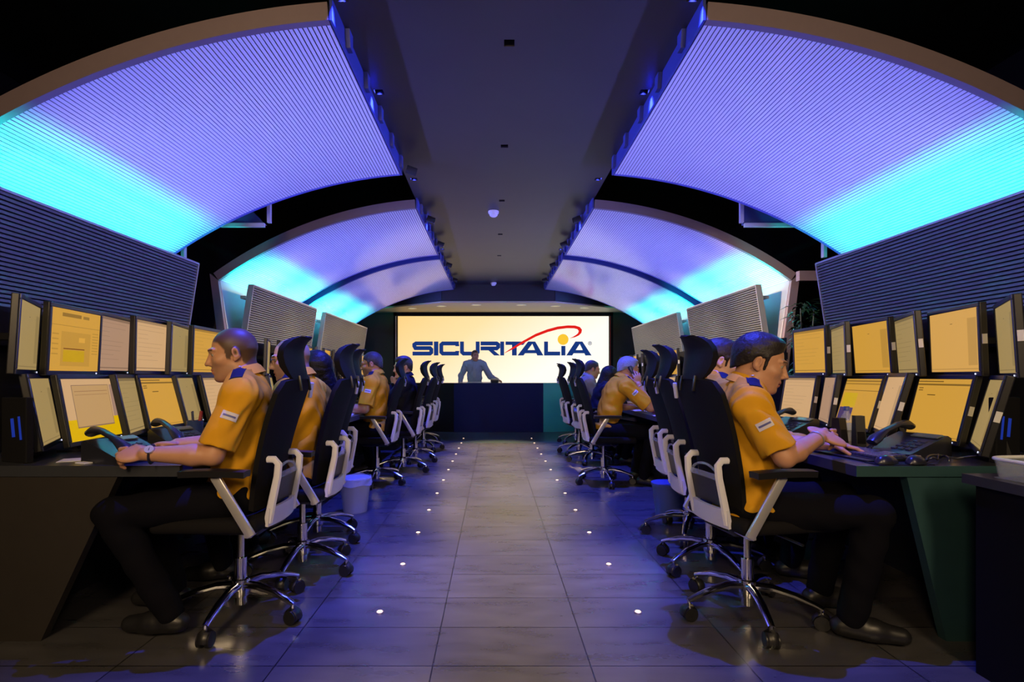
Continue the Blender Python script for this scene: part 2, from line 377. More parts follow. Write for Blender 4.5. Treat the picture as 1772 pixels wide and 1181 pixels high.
# hangers, bars and dark triangular gussets in the gap between near and middle vaults
M_bar = mat('pale_metal_bar', (0.55, 0.54, 0.56), 0.4, metal=0.3)
for sg, side in ((-1, 'left'), (1, 'right')):
    x = (lambda px, y: (px - 854) / 886 * y); z = (lambda py, y: 1.1 + (652 - py) / 886 * y)
    y = 4.75
    if sg < 0: hx, b0, b1, h2 = 466, 382, 458, 318
    else: hx, b0, b1, h2 = 1283, 1288, 1385, 1426
    t = thing('hanger_bracket', f'pale L-shaped hanger bar under the dark ceiling gap, {side} side', 'bracket', (0, y, 0), 0, 'hanger brackets in the vault gap')
    MB().bar((x(hx, y), 0, z(386, y)), (x(hx, y), 0, 3.7), 0.035, 0.03).build('vertical_bar', M_bar, t)
    MB().bar((x(b0, y), 0, z(390, y)), (x(b1, y), 0, z(390, y)), 0.03, 0.035).build('horizontal_bar', M_bar, t)
    MB().bar((x(h2, y), 0, z(446, y)), (x(h2, y), 0, 3.7), 0.04, 0.03).build('vertical_bar', M_bar, t)
    a = x(b0, y); c = x(b1, y)
    MB().prism([(a, z(388, y)), (c, z(388, y)), ((a + c) / 2 - sg * 0.05, z(358, y)), (hx and x(hx, y), z(352, y))], 1, 0.02, 0.05).build('gusset_plate', mat('blue_gusset', (0.05, 0.07, 0.25), 0.4), t)
    if sg > 0: tag(MB().box((3.22, 5.25, 2.13), (0.20, 0.06, 0.10)).build('cross_beam', M_frame), 'short beige beam end joining the right portal frame', 'beam')

for y, s, lb in ((5.85, 1.0, 'round white smoke detector on the ceiling, nearer one above the aisle'), (10.3, 1.0, 'round white smoke detector on the ceiling, far one above the big screen')):
    t = thing('smoke_detector', lb, 'smoke detector', (0.0 if s else 0, y, HC + 0.09), 0, 'smoke detectors')
    MB().lathe([(0.0, -0.002), (0.06, -0.002), (0.06, -0.025), (0.0, -0.025)], n=24).build('base', mat('detector_white', (0.7, 0.7, 0.72), 0.5), t, True)
    MB().lathe([(0.0, -0.065), (0.03, -0.063), (0.045, -0.05), (0.048, -0.025), (0.0, -0.025)][::-1], n=24).build('sensor_cap', mat('detector_white', ), t, True)

# floor markers: two rows of small round lamps set in the tiles
NW = ['first', 'second', 'third', 'fourth', 'fifth', 'sixth', 'seventh', 'eighth', 'ninth', 'tenth', 'eleventh', 'twelfth']
M_ring = mat('steel_ring', (0.5, 0.45, 0.42), 0.3, metal=0.9)
M_fl = emit('floor_lamp_lens', (255, 214, 180), 3.0)
proto = None
for sd, x in (('left', -0.53), ('right', 0.673)):
    for i in range(12):
        y = 2.386 + 0.606 * i
        if proto is None:
            proto = thing('floor_marker_light', '', 'floor light', (x, y, 0), 0, 'round lamps set in the floor')
            MB().lathe([(0.0, 0.0), (0.020, 0.0), (0.020, 0.003), (0.015, 0.004), (0.0, 0.004)], n=20).build('steel_rim', M_ring, proto, True)
            MB().lathe([(0.0, 0.003), (0.0145, 0.003), (0.012, 0.0065), (0.0, 0.0075)], n=20).build('lens', M_fl, proto, True)
            t = proto
        else: t = copy_tree(proto)
        t.location = (x, y, 0.004 if y > 8.45 else 0); t['label'] = f'small glowing round floor lamp, {NW[i]} from the camera in the {sd} row'

# ------------------------------------------------------------------ big screen with the logo
def lerp(a, b, t): return a + (b - a) * t
def sx(px): return (px - 854) / 886 * YS
def sz(py): return 1.1 + (652 - py) / 886 * YS
scr = thing('video_wall', 'huge bright video wall showing the blue SICURITALIA logo behind the counter', 'screen', (0, YS, 0))
def screen_mat():
    m = bpy.data.materials.new('screen_glow'); m.use_nodes = True; nt = m.node_tree; b = nt.nodes['Principled BSDF']
    b.inputs['Base Color'].default_value = (0.02, 0.02, 0.02, 1); b.inputs['Roughness'].default_value = 0.4
    tc = nt.nodes.new('ShaderNodeTexCoord'); sp = nt.nodes.new('ShaderNodeSeparateXYZ'); cr = nt.nodes.new('ShaderNodeValToRGB')
    nt.links.new(tc.outputs['Generated'], sp.inputs[0])
    ad = nt.nodes.new('ShaderNodeMath'); ad.operation = 'MULTIPLY_ADD'; ad.inputs[1].default_value = -0.45; nt.links.new(sp.outputs[2], ad.inputs[0]); nt.links.new(sp.outputs[0], ad.inputs[2])
    mr = nt.nodes.new('ShaderNodeMapRange'); mr.inputs[1].default_value = -0.45; mr.inputs[2].default_value = 1.0; nt.links.new(ad.outputs[0], mr.inputs[0]); nt.links.new(mr.outputs[0], cr.inputs[0])
    e = cr.color_ramp; e.elements[0].color = (*srgb(250, 203, 128), 1); e.elements[1].color = (*srgb(255, 250, 236), 1); e.elements[1].position = 0.72
    x = e.elements.new(0.30); x.color = (*srgb(252, 218, 160), 1)
    nt.links.new(cr.outputs[0], b.inputs['Emission Color']); b.inputs['Emission Strength'].default_value = 1.1
    return m
x0, x1, z0, z1 = sx(688.5), sx(1053.5), sz(668), sz(547.5)
MB().box(((x0 + x1) / 2, 0.02, (z0 + z1) / 2), (x1 - x0, 0.03, z1 - z0)).build('screen', screen_mat(), scr)
b = MB(); fw = 0.07
for (a, c) in (((x0 - fw / 2 - 0.03, z0), (x0 - fw / 2 - 0.03, z1 + 0.09)), ((x1 + fw / 2 + 0.03, z0), (x1 + fw / 2 + 0.03, z1 + 0.09))): b.bar((a[0], 0.03, a[1]), (c[0], 0.03, c[1]), fw, 0.09, up=(0, 1, 0))
b.bar((x0 - 0.1, 0.03, z1 + 0.06), (x1 + 0.1, 0.03, z1 + 0.06), 0.1, 0.09, up=(0, 1, 0))
b.box(((x0 + x1) / 2, 0.03, z0 / 2), (x1 - x0 + 0.2, 0.09, z0)); b.build('frame', M_blackm, scr)
MB().box((x0 - 0.045, -0.025, (z0 + z1) / 2), (0.014, 0.012, z1 - z0)).build('edge_trim', mat('pale_screen_trim', (0.8, 0.7, 0.5), 0.3), scr)
MB().box((x1 + 0.03, -0.02, (z0 + z1) / 2), (0.014, 0.012, z1 - z0)).build('edge_trim', mat('red_screen_trim', (0.35, 0.02, 0.015), 0.4), scr)
def LP(zx, zy): return (sx(660 + 0.25395 * zx), sz(500 + 0.25395 * zy))
def stroke(b, pts, wd):
    P = [Vector(p) for p in pts]; n = len(P); A = []; B = []
    for i in range(n):
        d0 = (P[i] - P[i - 1]).normalized() if i else None; d1 = (P[i + 1] - P[i]).normalized() if i < n - 1 else None
        if d0 is None: d0 = d1
        if d1 is None: d1 = d0
        n0 = Vector((-d0.y, d0.x)); n1 = Vector((-d1.y, d1.x)); mm = (n0 + n1).normalized(); k = wd / 2 / max(mm.dot(n0), 0.4)
        A.append(P[i] + mm * k); B.append(P[i] - mm * k)
    for i in range(n - 1):
        flat(b, [A[i], A[i + 1], B[i + 1], B[i]])
def flat(b, poly, t=0.006):
    q = [LP(*p) for p in poly]; b.prism(q, 1, 0.004 - t, 0.004)
M_logo = emit('logo_blue', (18, 52, 122), 1.0)
glyphs = []
def glyph(name, strokes=(), polys=(), m=M_logo, label=None):
    b = MB()
    for s in strokes: stroke(b, [(x, 373 if y == 371 else 442 if y == 443 else y) for x, y in s], 26.5)
    for p in polys: flat(b, p)
    o = b.build(name, m, scr)
    if label: o['label'] = label
glyph('letter_s', [[(350, 371), (236, 371), (224, 381), (224, 391), (232, 405), (331, 405), (340, 414), (340, 434), (331, 443), (212, 443)]], label='blue letter S of the logo')
glyph('letter_i', polys=[[(358, 360), (388, 360), (388, 455), (358, 455)]], label='first blue letter I of the logo')
glyph('letter_c', [[(528, 371), (418, 371), (408, 382), (408, 432), (418, 443), (528, 443)], [(517, 380), (517, 392)], [(517, 424), (517, 434)]], label='blue letter C of the logo')
glyph('letter_u', [[(549, 360), (549, 432), (560, 443), (645, 443), (656, 432), (656, 360)]], label='blue letter U of the logo')
glyph('letter_r', [[(676, 371), (785, 371), (796, 381), (796, 397), (785, 407), (676, 407)]], [[(716, 407), (750, 407), (808, 455), (768, 455)]], label='blue letter R of the logo')
glyph('letter_i', polys=[[(810, 360), (836, 360), (836, 455), (810, 455)]], label='second blue letter I of the logo')
glyph('letter_t', polys=[[(846, 360), (985, 360), (966, 383), (846, 383)], [(890, 383), (922, 383), (922, 455), (890, 455)]], label='blue letter T of the logo')
glyph('letter_a', polys=[[(1000, 360), (1040, 360), (968, 455), (928, 455)], [(1022, 360), (1048, 360), (1104, 455), (1062, 455)], [(985, 418), (1062, 418), (1070, 440), (975, 440)]], label='first blue letter A of the logo')
glyph('letter_l', [[(1122, 360), (1122, 443), (1218, 443)]], label='blue letter L of the logo')
glyph('letter_i', polys=[[(1226, 390), (1254, 390), (1254, 455), (1226, 455)]], label='blue letter i with the yellow ball as its dot')
glyph('letter_a', polys=[[(1322, 360), (1362, 360), (1300, 455), (1260, 455)], [(1344, 360), (1370, 360), (1432, 455), (1390, 455)], [(1310, 418), (1388, 418), (1396, 440), (1300, 440)]], label='last blue letter A of the logo')
circ = lambda cx, cy, r, n=32: [(cx + r * math.cos(2 * PI * i / n), cy + r * math.sin(2 * PI * i / n)) for i in range(n)]
glyph('logo_ball', polys=[circ(1238, 346, 37)], m=emit('logo_yellow', (252, 200, 52), 1.0), label='yellow ball of the logo')
out = [(838, 438), (900, 396), (960, 358), (1050, 308), (1130, 277), (1200, 258), (1270, 250), (1320, 251), (1352, 261), (1367, 280), (1362, 302), (1345, 319), (1318, 331), (1283, 338)]
inn = [(838, 440), (905, 408), (972, 369), (1053, 326), (1132, 296), (1202, 277), (1266, 269), (1314, 270), (1336, 276), (1345, 288), (1340, 303), (1326, 315), (1308, 326), (1283, 338.5)]
b = MB()
for i in range(len(out) - 1): flat(b, [out[i], out[i + 1], inn[i + 1], inn[i]], 0.010)
b.build('logo_swoosh', emit('logo_red', (225, 28, 22), 1.0), scr)
b = MB(); c0 = circ(1421, 372, 13, 24); c1 = circ(1421, 372, 10, 24)
for i in range(24): flat(b, [c0[i], c0[(i + 1) % 24], c1[(i + 1) % 24], c1[i]])
for p in ([(1416, 365), (1418.5, 365), (1418.5, 379), (1416, 379)], [(1416, 365), (1425, 365), (1425, 367.5), (1416, 367.5)], [(1423, 365), (1425.5, 365), (1425.5, 372), (1423, 372)], [(1416, 370), (1425, 370), (1425, 372.5), (1416, 372.5)], [(1420, 372), (1423, 372), (1427, 379), (1424, 379)]): flat(b, p)
b.build('registered_mark', M_logo, scr)

# ------------------------------------------------------------------ counter
cn = thing('counter', 'long dark reception counter with navy centre and right wing painted cyan-lit before the video wall', 'counter', (0, 10.05, 0))
HT = 0.972
M_navyp = mat('navy_gloss_panel', (0.006, 0.009, 0.075), 0.6, spec=0.12)
M_cyan_lit = mat('cyan_lit_gloss_panel', (0.05, 0.42, 0.44), 0.35)  # cyan light falling on the right wing put into its colour
MB().box((0.10, 0.03, HT / 2), (1.755, 0.06, HT)).build('front_panel', M_navyp, cn)
MB().prism([(-0.775, 0.03), (-0.775, 0.09), (-2.55, 0.55), (-2.55, 0.49)], 2, 0.0, HT).build('left_wing_panel', M_blackm, cn)['label'] = 'matt black left wing'
MB().prism([(0.98, 0.03), (0.98, 0.09), (2.75, 0.75), (2.75, 0.69)], 2, 0.0, HT).build('right_wing_panel', M_cyan_lit, cn)['label'] = 'right wing with cyan light in its colour'
MB().prism([(-0.775, 0.06), (0.98, 0.06), (2.75, 0.72), (2.75, 0.86), (0.98, 0.42), (-0.775, 0.42), (-2.55, 0.80), (-2.55, 0.52)], 2, HT - 0.03, HT).build('top_shelf', M_desk, cn)
tag(MB().box((-0.36, 10.3, HT + 0.012), (0.62, 0.22, 0.012), bev=0.003).build('laptop', mat('pale_metal_bar')), 'thin pale closed laptop on the counter before the standing man', 'laptop')

# ------------------------------------------------------------------ desks
def desk(y0, y1, sg, label, near):
    xe = -1.30 if sg < 0 else 1.50
    t = thing('desk', label, 'desk', (0, 0, 0), 0, 'long control desks')
    xb = -2.42 if sg < 0 else 2.60
    MB().prism([(xe, y0), (xe, y1), (xb, y1), (xb, y0)], 2, 0.685, 0.73).build('worktop', M_desk, t)
    if sg > 0: MB().box(((xe + xb) / 2, y0 - 0.002, 0.7075), (abs(xb - xe), 0.005, 0.044)).build('teal_lit_edge', M_deskend, t)  # strip added to carry the teal light on the worktop edge
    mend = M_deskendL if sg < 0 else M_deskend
    if near:
        if sg < 0: poly = [(-1.56, 0.685), (-1.88, 0.0), (xb, 0.0), (xb, 0.685)]
        else: poly = [(1.715, 0.685), (1.88, 0.0), (xb, 0.0), (xb, 0.685)]
    else: poly = [(xe + sg * 0.3, 0.685), (xe + sg * 0.55, 0.0), (xb, 0.0), (xb, 0.685)]
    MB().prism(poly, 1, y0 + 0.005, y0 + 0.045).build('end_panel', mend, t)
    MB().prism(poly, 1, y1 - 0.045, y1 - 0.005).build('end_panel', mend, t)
    MB().prism([(xb - sg * 0.30, 0.0), (xb - sg * 0.26, 0.0), (xb - sg * 0.26, 0.685), (xb - sg * 0.30, 0.685)], 1, y0 + 0.045, y1 - 0.045).build('modesty_panel', M_blackm, t)
    # rail that carries the upper monitors
    r = thing('monitor_rail', label.replace('desk', 'monitor rail standing on the desk').replace('long black', 'black'), 'monitor rail', (xb - sg * 0.05, 0, 0.73), 0, 'monitor rails')
    MB().box((0, (y0 + y1) / 2, 0.55), (0.04, y1 - y0 - 0.1, 0.06)).build('rail', M_blackm, r)
    k = max(2, int((y1 - y0) / 0.8))
    for i in range(k + 1):
        MB().box((0, y0 + 0.12 + (y1 - y0 - 0.24) * i / k, 0.275), (0.04, 0.05, 0.55)).build('post', M_blackm, r)
    MB().box((0.0 + sg * 0.01, (y0 + y1) / 2, 0.36), (0.012, y1 - y0 - 0.12, 0.70)).build('back_board', M_blackm, r)
for sg, side in ((-1, 'left'), (1, 'right')):
    desk(2.12, 4.15, sg, f'near long black control desk along the {side} side', True)
    desk(4.42, 7.45, sg, f'middle long black control desk along the {side} side', False)
    desk(7.62, 9.75, sg, f'far long black control desk along the {side} side', False)
# supervisor's return desk at the lower right, nearer than the right-hand desk end
t = thing('return_desk', 'dark return desk at the lower right corner, with a clear tray on it', 'desk', (0, 0, 0))
MB().prism([(1.765, 0.55), (1.765, 1.93), (2.75, 1.93), (2.75, 0.55)], 2, 0.70, 0.735).build('worktop', M_desk, t)
MB().prism([(1.79, 0.0), (1.79, 0.70), (1.83, 0.70), (1.83, 0.0)], 1, 0.58, 1.90).build('side_panel', mat('near_black_navy_panel', (0.005, 0.005, 0.007), 0.8, spec=0.1), t)
MB().box((2.26, 1.885, 0.35), (0.86, 0.03, 0.70)).build('end_panel', mat('near_black_navy_panel'), t)

# ------------------------------------------------------------------ monitors
def rectset(kind, rnd):
    W, Hh = 0.376, 0.301
    S = {'tan': (232, 176, 92), 'amber': (226, 168, 66), 'olive': (176, 148, 94), 'pale': (226, 180, 128), 'mauve': (190, 150, 120), 'yellow': (238, 190, 10), 'green': (108, 190, 110), 'lime': (150, 200, 70)}
    return S[kind]
def shade(c, k): return tuple(max(0, min(255, v * k)) for v in c)
ML = {}
def scrm(c, s=0.80):
    c = tuple(int(v) for v in c); k = c
    if k not in ML: ML[k] = emit('screen_%d_%d_%d' % c, c, s)
    return ML[k]
def monitor_mesh(kind, seed, upper):
    """local: faces -y; screen centre at origin. returns proto thing with children"""
    rnd = random.Random(seed)
    t = thing('monitor', '', 'monitor', (0, 0, 0), 0, 'flat screen monitors')
    W, Hh = 0.376, 0.301; bw, bb = 0.016, 0.022
    b = MB()
    b.box((0, 0.017, 0), (W + 2 * bw, 0.028, Hh + 2 * bb), bev=0.004)
    b.box((0, 0.034, 0), (W * 0.7, 0.014, Hh * 0.6), bev=0.006)
    b.build('casing', M_black, t)
    b = MB()
    for (cx, cz, wx, wz) in ((0, Hh / 2 + bb / 2, W + 2 * bw, bb), (0, -Hh / 2 - bb / 2, W + 2 * bw, bb), (-W / 2 - bw / 2, 0, bw, Hh), (W / 2 + bw / 2, 0, bw, Hh)): b.box((cx, 0.0005, cz), (wx - 0.001, 0.007, wz - 0.001), bev=0.002, seg=1)
    b.build('bezel', mat('blue_lit_bezel_plastic', (0.014, 0.018, 0.050), 0.3), t)  # blue light on the black bezels put into the colour
    base = rectset(kind, rnd)
    cols = [scrm(base)]; b = MB()
    def rect(u0, v0, u1, v1, c, lay):
        m = scrm(c)
        if m not in cols: cols.append(m)
        x0, x1 = (u0 - 0.5) * W, (u1 - 0.5) * W; z0, z1 = (0.5 - v1) * Hh, (0.5 - v0) * Hh; y = 0.002 - lay * 0.0003
        b.add([(x0, y, z0), (x1, y, z0), (x1, y, z1), (x0, y, z1)], [(0, 1, 2, 3)], cols.index(m))
    rect(0, 0, 1, 1, base, 0)
    st = seed % 6
    if st == 0:
        rect(0.2, 0.06, 0.58, 0.12, shade(base, 0.72), 1); rect(0.62, 0.07, 0.75, 0.12, shade(base, 0.75), 1)
        rect(0.0, 0.26, 1, 0.268, shade(base, 0.8), 1); rect(0.2, 0.36, 0.8, 0.92, shade(base, 0.93), 1); rect(0.25, 0.63, 0.68, 0.645, (120, 60, 20), 2)
        rect(0.25, 0.66, 0.68, 0.85, (214, 168, 24), 2); rect(0.55, 0.44, 0.68, 0.52, shade(base, 1.05), 2)
        for i in range(8): rect(0.84, 0.34 + i * 0.05, 0.97, 0.355 + i * 0.05, shade(base, 0.86), 1)
        for i in range(5): rect(0.03, 0.4 + i * 0.08, 0.15, 0.42 + i * 0.08, shade(base, 0.88), 1)
    elif st == 1:
        rect(0, 0.66, 1, 1, (238, 190, 10), 1); rect(0.16, 0.10, 0.88, 0.80, (150, 118, 92), 2); rect(0.17, 0.11, 0.87, 0.78, (208, 164, 108), 3)
        rect(0.2, 0.2, 0.84, 0.21, (170, 126, 84), 4); rect(0.2, 0.26, 0.84, 0.267, (170, 126, 84), 4); rect(0.9, 0.10, 1.0, 0.66, (176, 140, 120), 2)
    elif st == 2:
        rect(0.0, 0.0, 1, 0.05, shade(base, 0.78), 1)
        for i in range(9): rect(0.05, 0.1 + i * 0.085, 0.3 + 0.6 * rnd.random(), 0.108 + i * 0.085, shade(base, 0.88), 1)
        rect(0, 0.94, 1, 0.955, shade(base, 0.7), 1)
    elif st == 3:
        rect(0.0, 0.03, 1, 0.06, shade(base, 0.7), 1); rect(0.0, 0.09, 1, 0.12, shade(base, 0.8), 1); rect(0.0, 0.24, 1, 0.255, shade(base, 0.72), 1)
        rect(0.05, 0.30, 0.45, 0.60, (222, 180, 40), 1); rect(0.02, 0.62, 0.42, 0.90, (84, 66, 110), 1)
    elif st == 4:
        rect(0.0, 0.03, 0.5, 0.05, shade(base, 0.6), 1); rect(0.0, 0.08, 1, 0.11, shade(base, 0.62), 1); rect(0.04, 0.15, 0.13, 0.165, shade(base, 0.5), 1); rect(0.04, 0.19, 0.13, 0.205, shade(base, 0.5), 1)
        rect(0.24, 0.27, 0.40, 0.285, shade(base, 0.45), 1); rect(0, 0.96, 1, 0.97, shade(base, 0.75), 1)
    else:
        rect(0.45, 0.2, 0.5, 0.21, shade(base, 0.6), 1); rect(0.0, 0.95, 1, 0.96, shade(base, 0.8), 1)
        rect(0.80, 0.15, 0.97, 0.9, shade(base, 0.9), 1)
    b.build('screen', cols, t, recalc=False)
    MB().lathe([(0, 0), (0.004, 0), (0.004, 0.002), (0, 0.002)], n=10).build('power_lamp', emit('power_lamp', (220, 225, 255), 1.5), t)
    k = [o for o in C.objects if o.parent == t and o.name.startswith('power_lamp')][-1]; k.location = (W / 2 - 0.02, -0.0035, -Hh / 2 - 0.011); k.rotation_euler = (PI / 2, 0, 0)
    sd = 1 if upper[1] > 0 else -1
    if sd > 0: MB().box((sd * (W / 2 + bw + 0.001), 0.017, 0.0), (0.002, 0.020, 0.045)).build('side_tag', M_tag, t)['label'] = 'small white tag on the casing edge'
    return t
MON_L = [ # x, y, z, yaw, tilt, kind, seed
 (-2.12, 2.34, 1.282, 122, -3, 'olive', 5), (-2.10, 2.58, 1.278, 99, -3, 'amber', 0), (-2.19, 2.96, 1.285, 104, -2, 'mauve', 2), (-2.12, 3.19, 1.286, 98, -1, 'pale', 2), (-2.135, 3.49, 1.284, 107, -2, 'olive', 5), (-2.08, 3.72, 1.282, 94, -2, 'amber', 2)]
MON_LL = [(-2.097, 2.40, 0.942, 121, 9, 'olive', 5), (-2.011, 2.575, 0.940, 95.5, 10, 'pale', 1), (-2.035, 2.90, 0.943, 111, 11, 'olive', 2), (-2.06, 3.21, 0.943, 92, 13, 'amber', 4), (-2.10, 3.55, 0.943, 107, 13, 'olive', 5), (-2.04, 3.82, 0.943, 93, 13, 'pale', 2)]
MON_R = [(2.237, 2.24, 1.265, -127, -3, 'olive', 5), (2.295, 2.56, 1.274, -104, -2, 'tan', 5), (2.285, 2.84, 1.272, -116, -4, 'olive', 2), (2.309, 3.14, 1.273, -99, -4, 'amber', 5), (2.28, 3.39, 1.274, -113, -2, 'olive', 2), (2.265, 3.68, 1.279, -92, -2, 'amber', 2)]
MON_RL = [(2.171, 2.26, 0.938, -128, 13, 'olive', 5), (2.25, 2.60, 0.940, -99, 13, 'amber', 4), (2.157, 2.80, 0.951, -117, 14, 'pale', 5), (2.25, 3.17, 0.940, -98, 15, 'amber', 3), (2.27, 3.49, 0.943, -114, 8, 'mauve', 5), (2.25, 3.80, 0.940, -91, 9, 'pale', 2)]
PROTO = {}
def place_monitor(x, y, z, yaw, tilt, kind, seed, label, upper, sg):
    sside = -1 if sg < 0 else 1
    key = (kind, seed, upper, sside)
    first = key not in PROTO
    if first: PROTO[key] = monitor_mesh(kind, seed, (upper, sside))
    t = PROTO[key] if first else copy_tree(PROTO[key])
    for ch in [k for k in C.objects if k.parent == t and (k.name.startswith('stand') or k.name.startswith('arm'))]: bpy.data.objects.remove(ch)
    t.location = (x, y, z); t.rotation_euler = (R(-tilt), 0, R(yaw)); t.rotation_mode = 'XYZ'; t['label'] = label
    n = Vector((math.sin(R(yaw)), -math.cos(R(yaw)), 0))
    bpy.context.view_layer.update()
    inv = (Matrix.Translation((x, y, z)) @ Euler((R(-tilt), 0, R(yaw))).to_matrix().to_4x4()).inverted()
    if upper:
        xb = (-2.37 if sg < 0 else 2.55)
        a = Vector((x, y, z)) - n * 0.03; c = Vector((xb - sg * 0.0, y - n.y * 0.05, 1.28))
        MB().bar(inv @ a, inv @ c, 0.03, 0.03).build('arm', M_blackm, t)
    else:
        a = Vector((x, y, z)) - n * 0.03 + Vector((0, 0, -0.02)); f = Vector((x, y, 0.73)) - n * 0.075
        b = MB(); b.bar(inv @ a, inv @ (f + Vector((0, 0, 0.01))), 0.05, 0.02)
        M = inv @ Matrix.Translation((f.x, f.y, 0.736)) @ Matrix.Rotation(R(yaw), 4, 'Z')
        bm = bmesh.new(); bmesh.ops.create_cube(bm, size=1); bmesh.ops.scale(bm, vec=(0.14, 0.10, 0.012), verts=bm.verts); b.bm(bm, M)
        b.build('stand', M_black, t)
    return t
ORD = ['nearest', 'second', 'third', 'fourth', 'fifth', 'sixth', 'seventh', 'eighth', 'ninth', 'tenth']
CN = {'olive': 'narrow olive', 'amber': 'amber', 'mauve': 'mauve tan', 'pale': 'pale peach', 'tan': 'tan', 'green': 'green', 'lime': 'lime green', 'yellow': 'yellow'}
for lst, sg, up in ((MON_L, -1, True), (MON_LL, -1, False), (MON_R, 1, True), (MON_RL, 1, False)):
    for i, (x, y, z, yaw, ti, kd, sd) in enumerate(lst):
        place_monitor(x, y, z, yaw, ti, kd, sd, f'{CN[kd]} monitor, {ORD[i]} from camera in {"upper" if up else "lower"} row of near {"left" if sg < 0 else "right"} desk', up, sg)
for (ya, yb, nm) in ((4.85, 7.2, 'middle'), (7.95, 9.6, 'far')):
    for sg in (-1, 1):
        for up in (True, False):
            n = int((yb - ya) / 0.33) + 1
            for i in range(n):
                y = ya + i * 0.33; wide = i % 2 == 1
                kd = 'amber' if wide else 'olive'
                if nm == 'middle' and sg < 0 and up and i in (1, 2): kd = ('green', 'lime')[i - 1]
                if nm == 'middle' and sg > 0 and not up and i in (3, 5): kd = 'lime' if i == 3 else 'pale'
                if nm == 'far' and wide: kd = 'tan'
                x = (-2.11 if wide else -2.13) if sg < 0 else (2.29 if wide else 2.31)
                yaw = (98 if wide else 110) * (-1 if sg > 0 else 1)
                place_monitor(x if up else x - sg * 0.05, y, 1.28 if up else 0.942, yaw, -2 if up else 11, kd, (5 if not wide else (2, 5)[i % 4 == 1]), f'{CN[kd]} monitor, {ORD[i]} from camera in {"upper" if up else "lower"} row of {nm} {"left" if sg < 0 else "right"} desk', up, sg)

